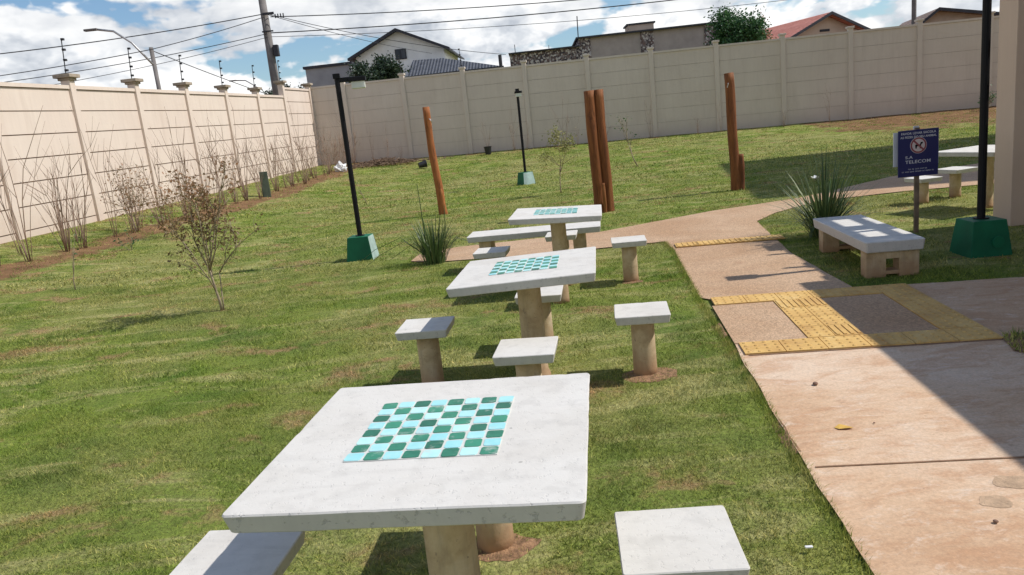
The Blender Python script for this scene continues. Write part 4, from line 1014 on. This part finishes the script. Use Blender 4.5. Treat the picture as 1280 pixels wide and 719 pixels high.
# trees beyond the wall
def tree(x, y, base, label, crown_c, crown_r, nclump, nleaf, leafsz, leafm, seed, group=None):
    rs = random.Random(seed); random.seed(seed)
    t = empty('leafy_tree', (x, y, base), 0, label, 'tree', group)
    mb = MB(); tips = []
    top = crown_c[2]-base
    mb.tube([(0,0,-.2), (.05,0,top*.4), (crown_c[0]-x, 0, top*.8)], [.2, .16, .1], 8)
    cl = []
    for k in range(nclump):
        while True:
            v = Vector((rs.uniform(-1,1), rs.uniform(-1,1), rs.uniform(-1,1)))
            if .25 < v.length < 1: break
        c = Vector((crown_c[0]-x+v.x*crown_r[0], v.y*crown_r[1], top+v.z*crown_r[2])); cl.append((c, rs.uniform(.35, 1)))
        mb.tube([(crown_c[0]-x, 0, top*.7), Vector((crown_c[0]-x, 0, top*.75)).lerp(c, .6)+Vector((0,0,.1)), c], [.07, .04, .015], 5)
    mb.build('trunk', M['darkbark'], t)
    lf = MB()
    for c, s in cl:
        for k in range(int(nleaf*s/nclump*1.6)):
            v = Vector((rs.gauss(0,.42), rs.gauss(0,.42), rs.gauss(0,.36)))*s*crown_r[2]*.62
            lf.leaf(c+v, leafsz*rs.uniform(.6, 1.3), 0, min(1, max(0, .5+.25*rs.gauss(0,1))), .55)
    lf.build('crown', leafm, t, tint=True)
    return t
tree(-5.7, 42, .5, 'dark bushy tree in front of the white gabled house', (-5.9, 42, 4.45), (1.6, 1.3, 1.05), 56, 10000, .17, M['leaf_dark'], 51)
tree(13.1, 41, .5, 'bright green tree between the stone house and the red roof', (13.15, 41, 4.75), (1.35, 1.2, 1.30), 56, 9500, .16, M['leaf_green'], 52)
tree(-16.2, 60, .5, 'low dark tree behind the utility pole above the left wall', (-15.9, 60, 5.2), (1.7, 1.2, 1.0), 30, 2600, .2, M['leaf_dark'], 53)
tree(15.2, 43, .5, 'small brownish treetop touching the red tiled roof', (15.0, 43, 4.75), (.75, .7, .8), 20, 1100, .13, M['leaf_brown'], 54)

# poles and wires
p = empty('utility_pole', (-9.83, 36, .5), 0, 'tall grey utility pole with crossing cables, above the wall corner', 'pole')
mb = MB(); mb.tube([(0,0,-.5), (.03,0,9.2)], [.24, .15], 12); mb.build('pole_shaft', M['polecon'], p, smooth=True)
mb = MB(); mb.box((.25, -.2, 6.95), (.5, .08, .1)); mb.box((.1, -.2, 6.2), (.5, .06, .06)); mb.build('bracket', M['trim_dark'], p)
mb = MB()
for k in range(4): mb.tube([(.55+.12*k, -.2, 6.9), (.55+.12*k, -.2, 6.72)], .028, 6)
mb.build('insulator', M['trim_dark'], p)
mb = MB(); mb.box((.32, -.1, 5.35), (.22, .25, .5)); mb.build('junction_box', M['trim_dark'], p, bevel=.02)
def street_light(name, loc, H, arm, label, r=.085):
    p = empty(name, loc, 0, label, 'street light')
    mb = MB(); mb.tube([(0,0,-.5), (0,0,H)], [r*1.15, r], 10); mb.build('pole_shaft', M['polecon'], p, smooth=True)
    mb = MB(); mb.tube(arm, .045, 8); mb.build('arm', M['steel'], p, smooth=True)
    e = Vector(arm[-1]); mb = MB(); mb.box((e.x-.25, e.y, e.z+.01), (.55, .2, .09)); mb.build('light_head', M['polecon'], p, bevel=.03)
street_light('street_light', (-13.88, 33, .5), 5.65, [(0,-.1,4.95), (-.7,-.1,5.9), (-1.35,-.1,6.42), (-2.0,-.1,6.55)], 'street light on a short grey pole with a long curved arm, beyond the left wall')
street_light('street_light', (-18.0, 60, .5), 5.9, [(.6,0,5.5), (-.1,0,6.0), (-.6,0,6.35), (-1.3,0,6.42)], 'tiny distant street light arm just above the left wall', .09)
p = empty('antenna_pole', (26.27, 48, .5), 0, 'slim grey pole beside the brown roof at the right', 'pole')
mb = MB(); mb.tube([(0,0,0), (0,0,7.5)], .14, 8); mb.build('pole_shaft', M['polecon'], p)
p = empty('fence_stake', (.5, 31.5, .4), 0, 'short black stake just behind the back wall', 'pole')
mb = MB(); mb.tube([(0,0,0), (.0,0,3.85)], .07, 8); mb.build('pole_shaft', M['wire'], p)
def wire(a, b, sag, label, r=.017):
    a, b = Vector(a), Vector(b); mb = MB(); n = 24
    mb.tube([a.lerp(b, t/n)-Vector((0,0,sag*4*(t/n)*(1-t/n))) for t in range(n+1)], r, 5)
    tag(mb.build('power_cable', M['wire']), label, 'cable', 'overhead cables')
PT = Vector((-9.8, 35.8, 0))
def P(z, dx=0, dy=0): return (PT.x+dx, PT.y+dy, z)
wire(P(7.45), (-24.5, 29.0, 6.0), .25, 'upper thick cable running down left from the utility pole', .021)
wire(P(7.32), (-13.9, 32.9, 6.05), .05, 'cable from the utility pole to the head of the street light pole')
wire((-13.9, 32.9, 6.05), (-24, 29.5, 5.15), .15, 'cable continuing left from the street light pole')
wire(P(6.6), (-24, 28.8, 4.85), .3, 'lower thin cable running left from the utility pole', .016)
wire(P(6.45), (-24, 28.5, 4.35), .35, 'lowest thin cable running left from the utility pole', .012)
wire((-13.9, 32.9, 6.05), (-9.0, 40, 3.2), .1, 'cable dropping right from the street light pole behind the wall')
wire(P(8.6), (-9.0, 35.0, 9.5), 0., 'short stay cable near the top of the utility pole')
wire(P(8.3, .0, -.2), (-11.0, 36.5, 9.6), 0., 'diagonal stay cable crossing left of the utility pole top', .021)
wire(P(7.3, .3), (24, 37.0, 5.85+1.3), .55, 'upper thick cable running right across the sky', .021)
wire(P(6.62, .2), (24, 38.0, 5.95+1.0), .45, 'second cable running right across the sky', .024)
wire(P(6.45, .2), (24, 38.0, 5.6+.6), .5, 'third thin cable running right across the sky', .012)
wire(P(7.4, .3), (1.0, 42.5, 5.2), .25, 'thin cable sloping right to the low tiled house', .014)
wire(P(7.4, .2), (-3.5, 50, 6.4), .15, 'thin cable sloping right to the white gabled house', .014)

# ------------------------------------------------------------------ camera
cam = bpy.data.cameras.new('camera'); cam.sensor_width = 36; cam.lens = 939.7/1280*36; cam.clip_end = 3000; cam.clip_start = .05
co = bpy.data.objects.new('camera', cam); COL.objects.link(co); scn.camera = co
pi_, ro_ = R(12.19), R(6.08)
r0 = Vector((1, 0, 0)); u0 = Vector((0, math.sin(pi_), math.cos(pi_))); f0 = Vector((0, math.cos(pi_), -math.sin(pi_)))
rr = r0*math.cos(ro_)-u0*math.sin(ro_); uu = r0*math.sin(ro_)+u0*math.cos(ro_)
mt = Matrix((rr, uu, -f0)).transposed().to_4x4(); mt.translation = (0, 0, 1.49); co.matrix_world = mt

# ------------------------------------------------------------------ light
EL, AZ = R(50.5), R(1.0)                 # sun stands to the right (+x)
sd = Vector((math.cos(EL)*math.cos(AZ), math.cos(EL)*math.sin(AZ), math.sin(EL)))
sun = bpy.data.lights.new('sun', 'SUN'); sun.energy = 3.5; sun.angle = R(.53); sun.color = (1., .955, .88)
so = bpy.data.objects.new('sun', sun); COL.objects.link(so); so.rotation_euler = (-sd).to_track_quat('-Z', 'Y').to_euler(); so.location = sd*60
w = bpy.data.worlds.new('World'); scn.world = w; w.use_nodes = True; nt = w.node_tree
bg = nt.nodes['Background']
sky = N(nt, 'ShaderNodeTexSky', sky_type='NISHITA'); sky.sun_disc = False; sky.sun_elevation = EL; sky.sun_rotation = R(90)-AZ
sky.air_density = 1.0; sky.dust_density = .6; sky.ozone_density = 1.6
tc = N(nt, 'ShaderNodeTexCoord'); d = tc.outputs['Generated']
# cumulus: billowing cells on the sky's direction, brighter towards the sun's side, grey bases
def shifted(v, off):
    a = N(nt, 'ShaderNodeVectorMath', operation='ADD'); a.inputs[1].default_value = off; nt.links.new(v, a.inputs[0]); return a.outputs[0]
def warp(v, sc, amt):
    n_ = N(nt, 'ShaderNodeTexNoise'); n_.inputs['Scale'].default_value = sc; n_.inputs['Detail'].default_value = 5; nt.links.new(v, n_.inputs['Vector'])
    a = N(nt, 'ShaderNodeVectorMath', operation='MULTIPLY_ADD'); a.inputs[1].default_value = (amt,)*3
    nt.links.new(n_.outputs['Color'], a.inputs[0]); nt.links.new(v, a.inputs[2]); return a.outputs[0]
def puffs(v):
    vo = N(nt, 'ShaderNodeTexVoronoi', feature='F1'); vo.inputs['Scale'].default_value = 1.; vo.inputs['Detail'].default_value = 4; vo.inputs['Roughness'].default_value = .55
    vo.normalize = True
    nt.links.new(warp(v, 1.6, .55), vo.inputs['Vector']); return math_(nt, 'SUBTRACT', 1., vo.outputs['Distance'])
base = shifted(scaled(nt, d, (8.5, 8.5, 15.)), (3.4, 1.2, .65))
pf = puffs(base); pfl = puffs(shifted(base, (.16, 0, .26)))
big = noise(nt, shifted(scaled(nt, d, (3.2, 3.2, 9.)), (1.7, 0, .3)), 1., 5, .55)
sxyz = N(nt, 'ShaderNodeSeparateXYZ'); nt.links.new(d, sxyz.inputs[0])
high = ramp(nt, sxyz.outputs[2], [(.30, 0.), (.75, .22)])
den = math_(nt, 'SUBTRACT', math_(nt, 'ADD', math_(nt, 'MULTIPLY', pf, .45), math_(nt, 'MULTIPLY', big, .8)), high)
mask = ramp(nt, den, [(.635, 0.), (.665, 1.)])
shade = math_(nt, 'ADD', math_(nt, 'MULTIPLY', math_(nt, 'SUBTRACT', pf, pfl), 2.6), .53)
cc = ramp(nt, shade, [(.15, (4.0, 4.4, 5.0)), (.40, (6.2, 6.5, 6.9)), (.58, (8.2, 8.3, 8.4)), (.80, (9.4, 9.4, 9.3))])
core = ramp(nt, noise(nt, shifted(scaled(nt, d, (3.5, 3.5, 12.)), (5.7, 2, .3)), 1., 5, .55), [(.45, 0.), (.66, .6)])
cc = mix(nt, core, cc, (4.6, 4.9, 5.4))
skyc = mix(nt, 1., sky.outputs[0], (.80, .92, 1.0), 'MULTIPLY')
allc = mix(nt, mask, skyc, cc)
nt.links.new(allc, bg.inputs['Color']); bg.inputs['Strength'].default_value = .1

scn.view_settings.view_transform = 'Standard'; scn.view_settings.look = 'None'; scn.view_settings.gamma = 1
scn.view_settings.exposure = .30; scn.view_settings.use_curve_mapping = False
scn.cycles.use_denoising = True; scn.cycles.denoising_prefilter = 'NONE'
scn.cycles.max_bounces = 6
w.cycles.sampling_method = 'MANUAL'; w.cycles.sample_map_resolution = 256
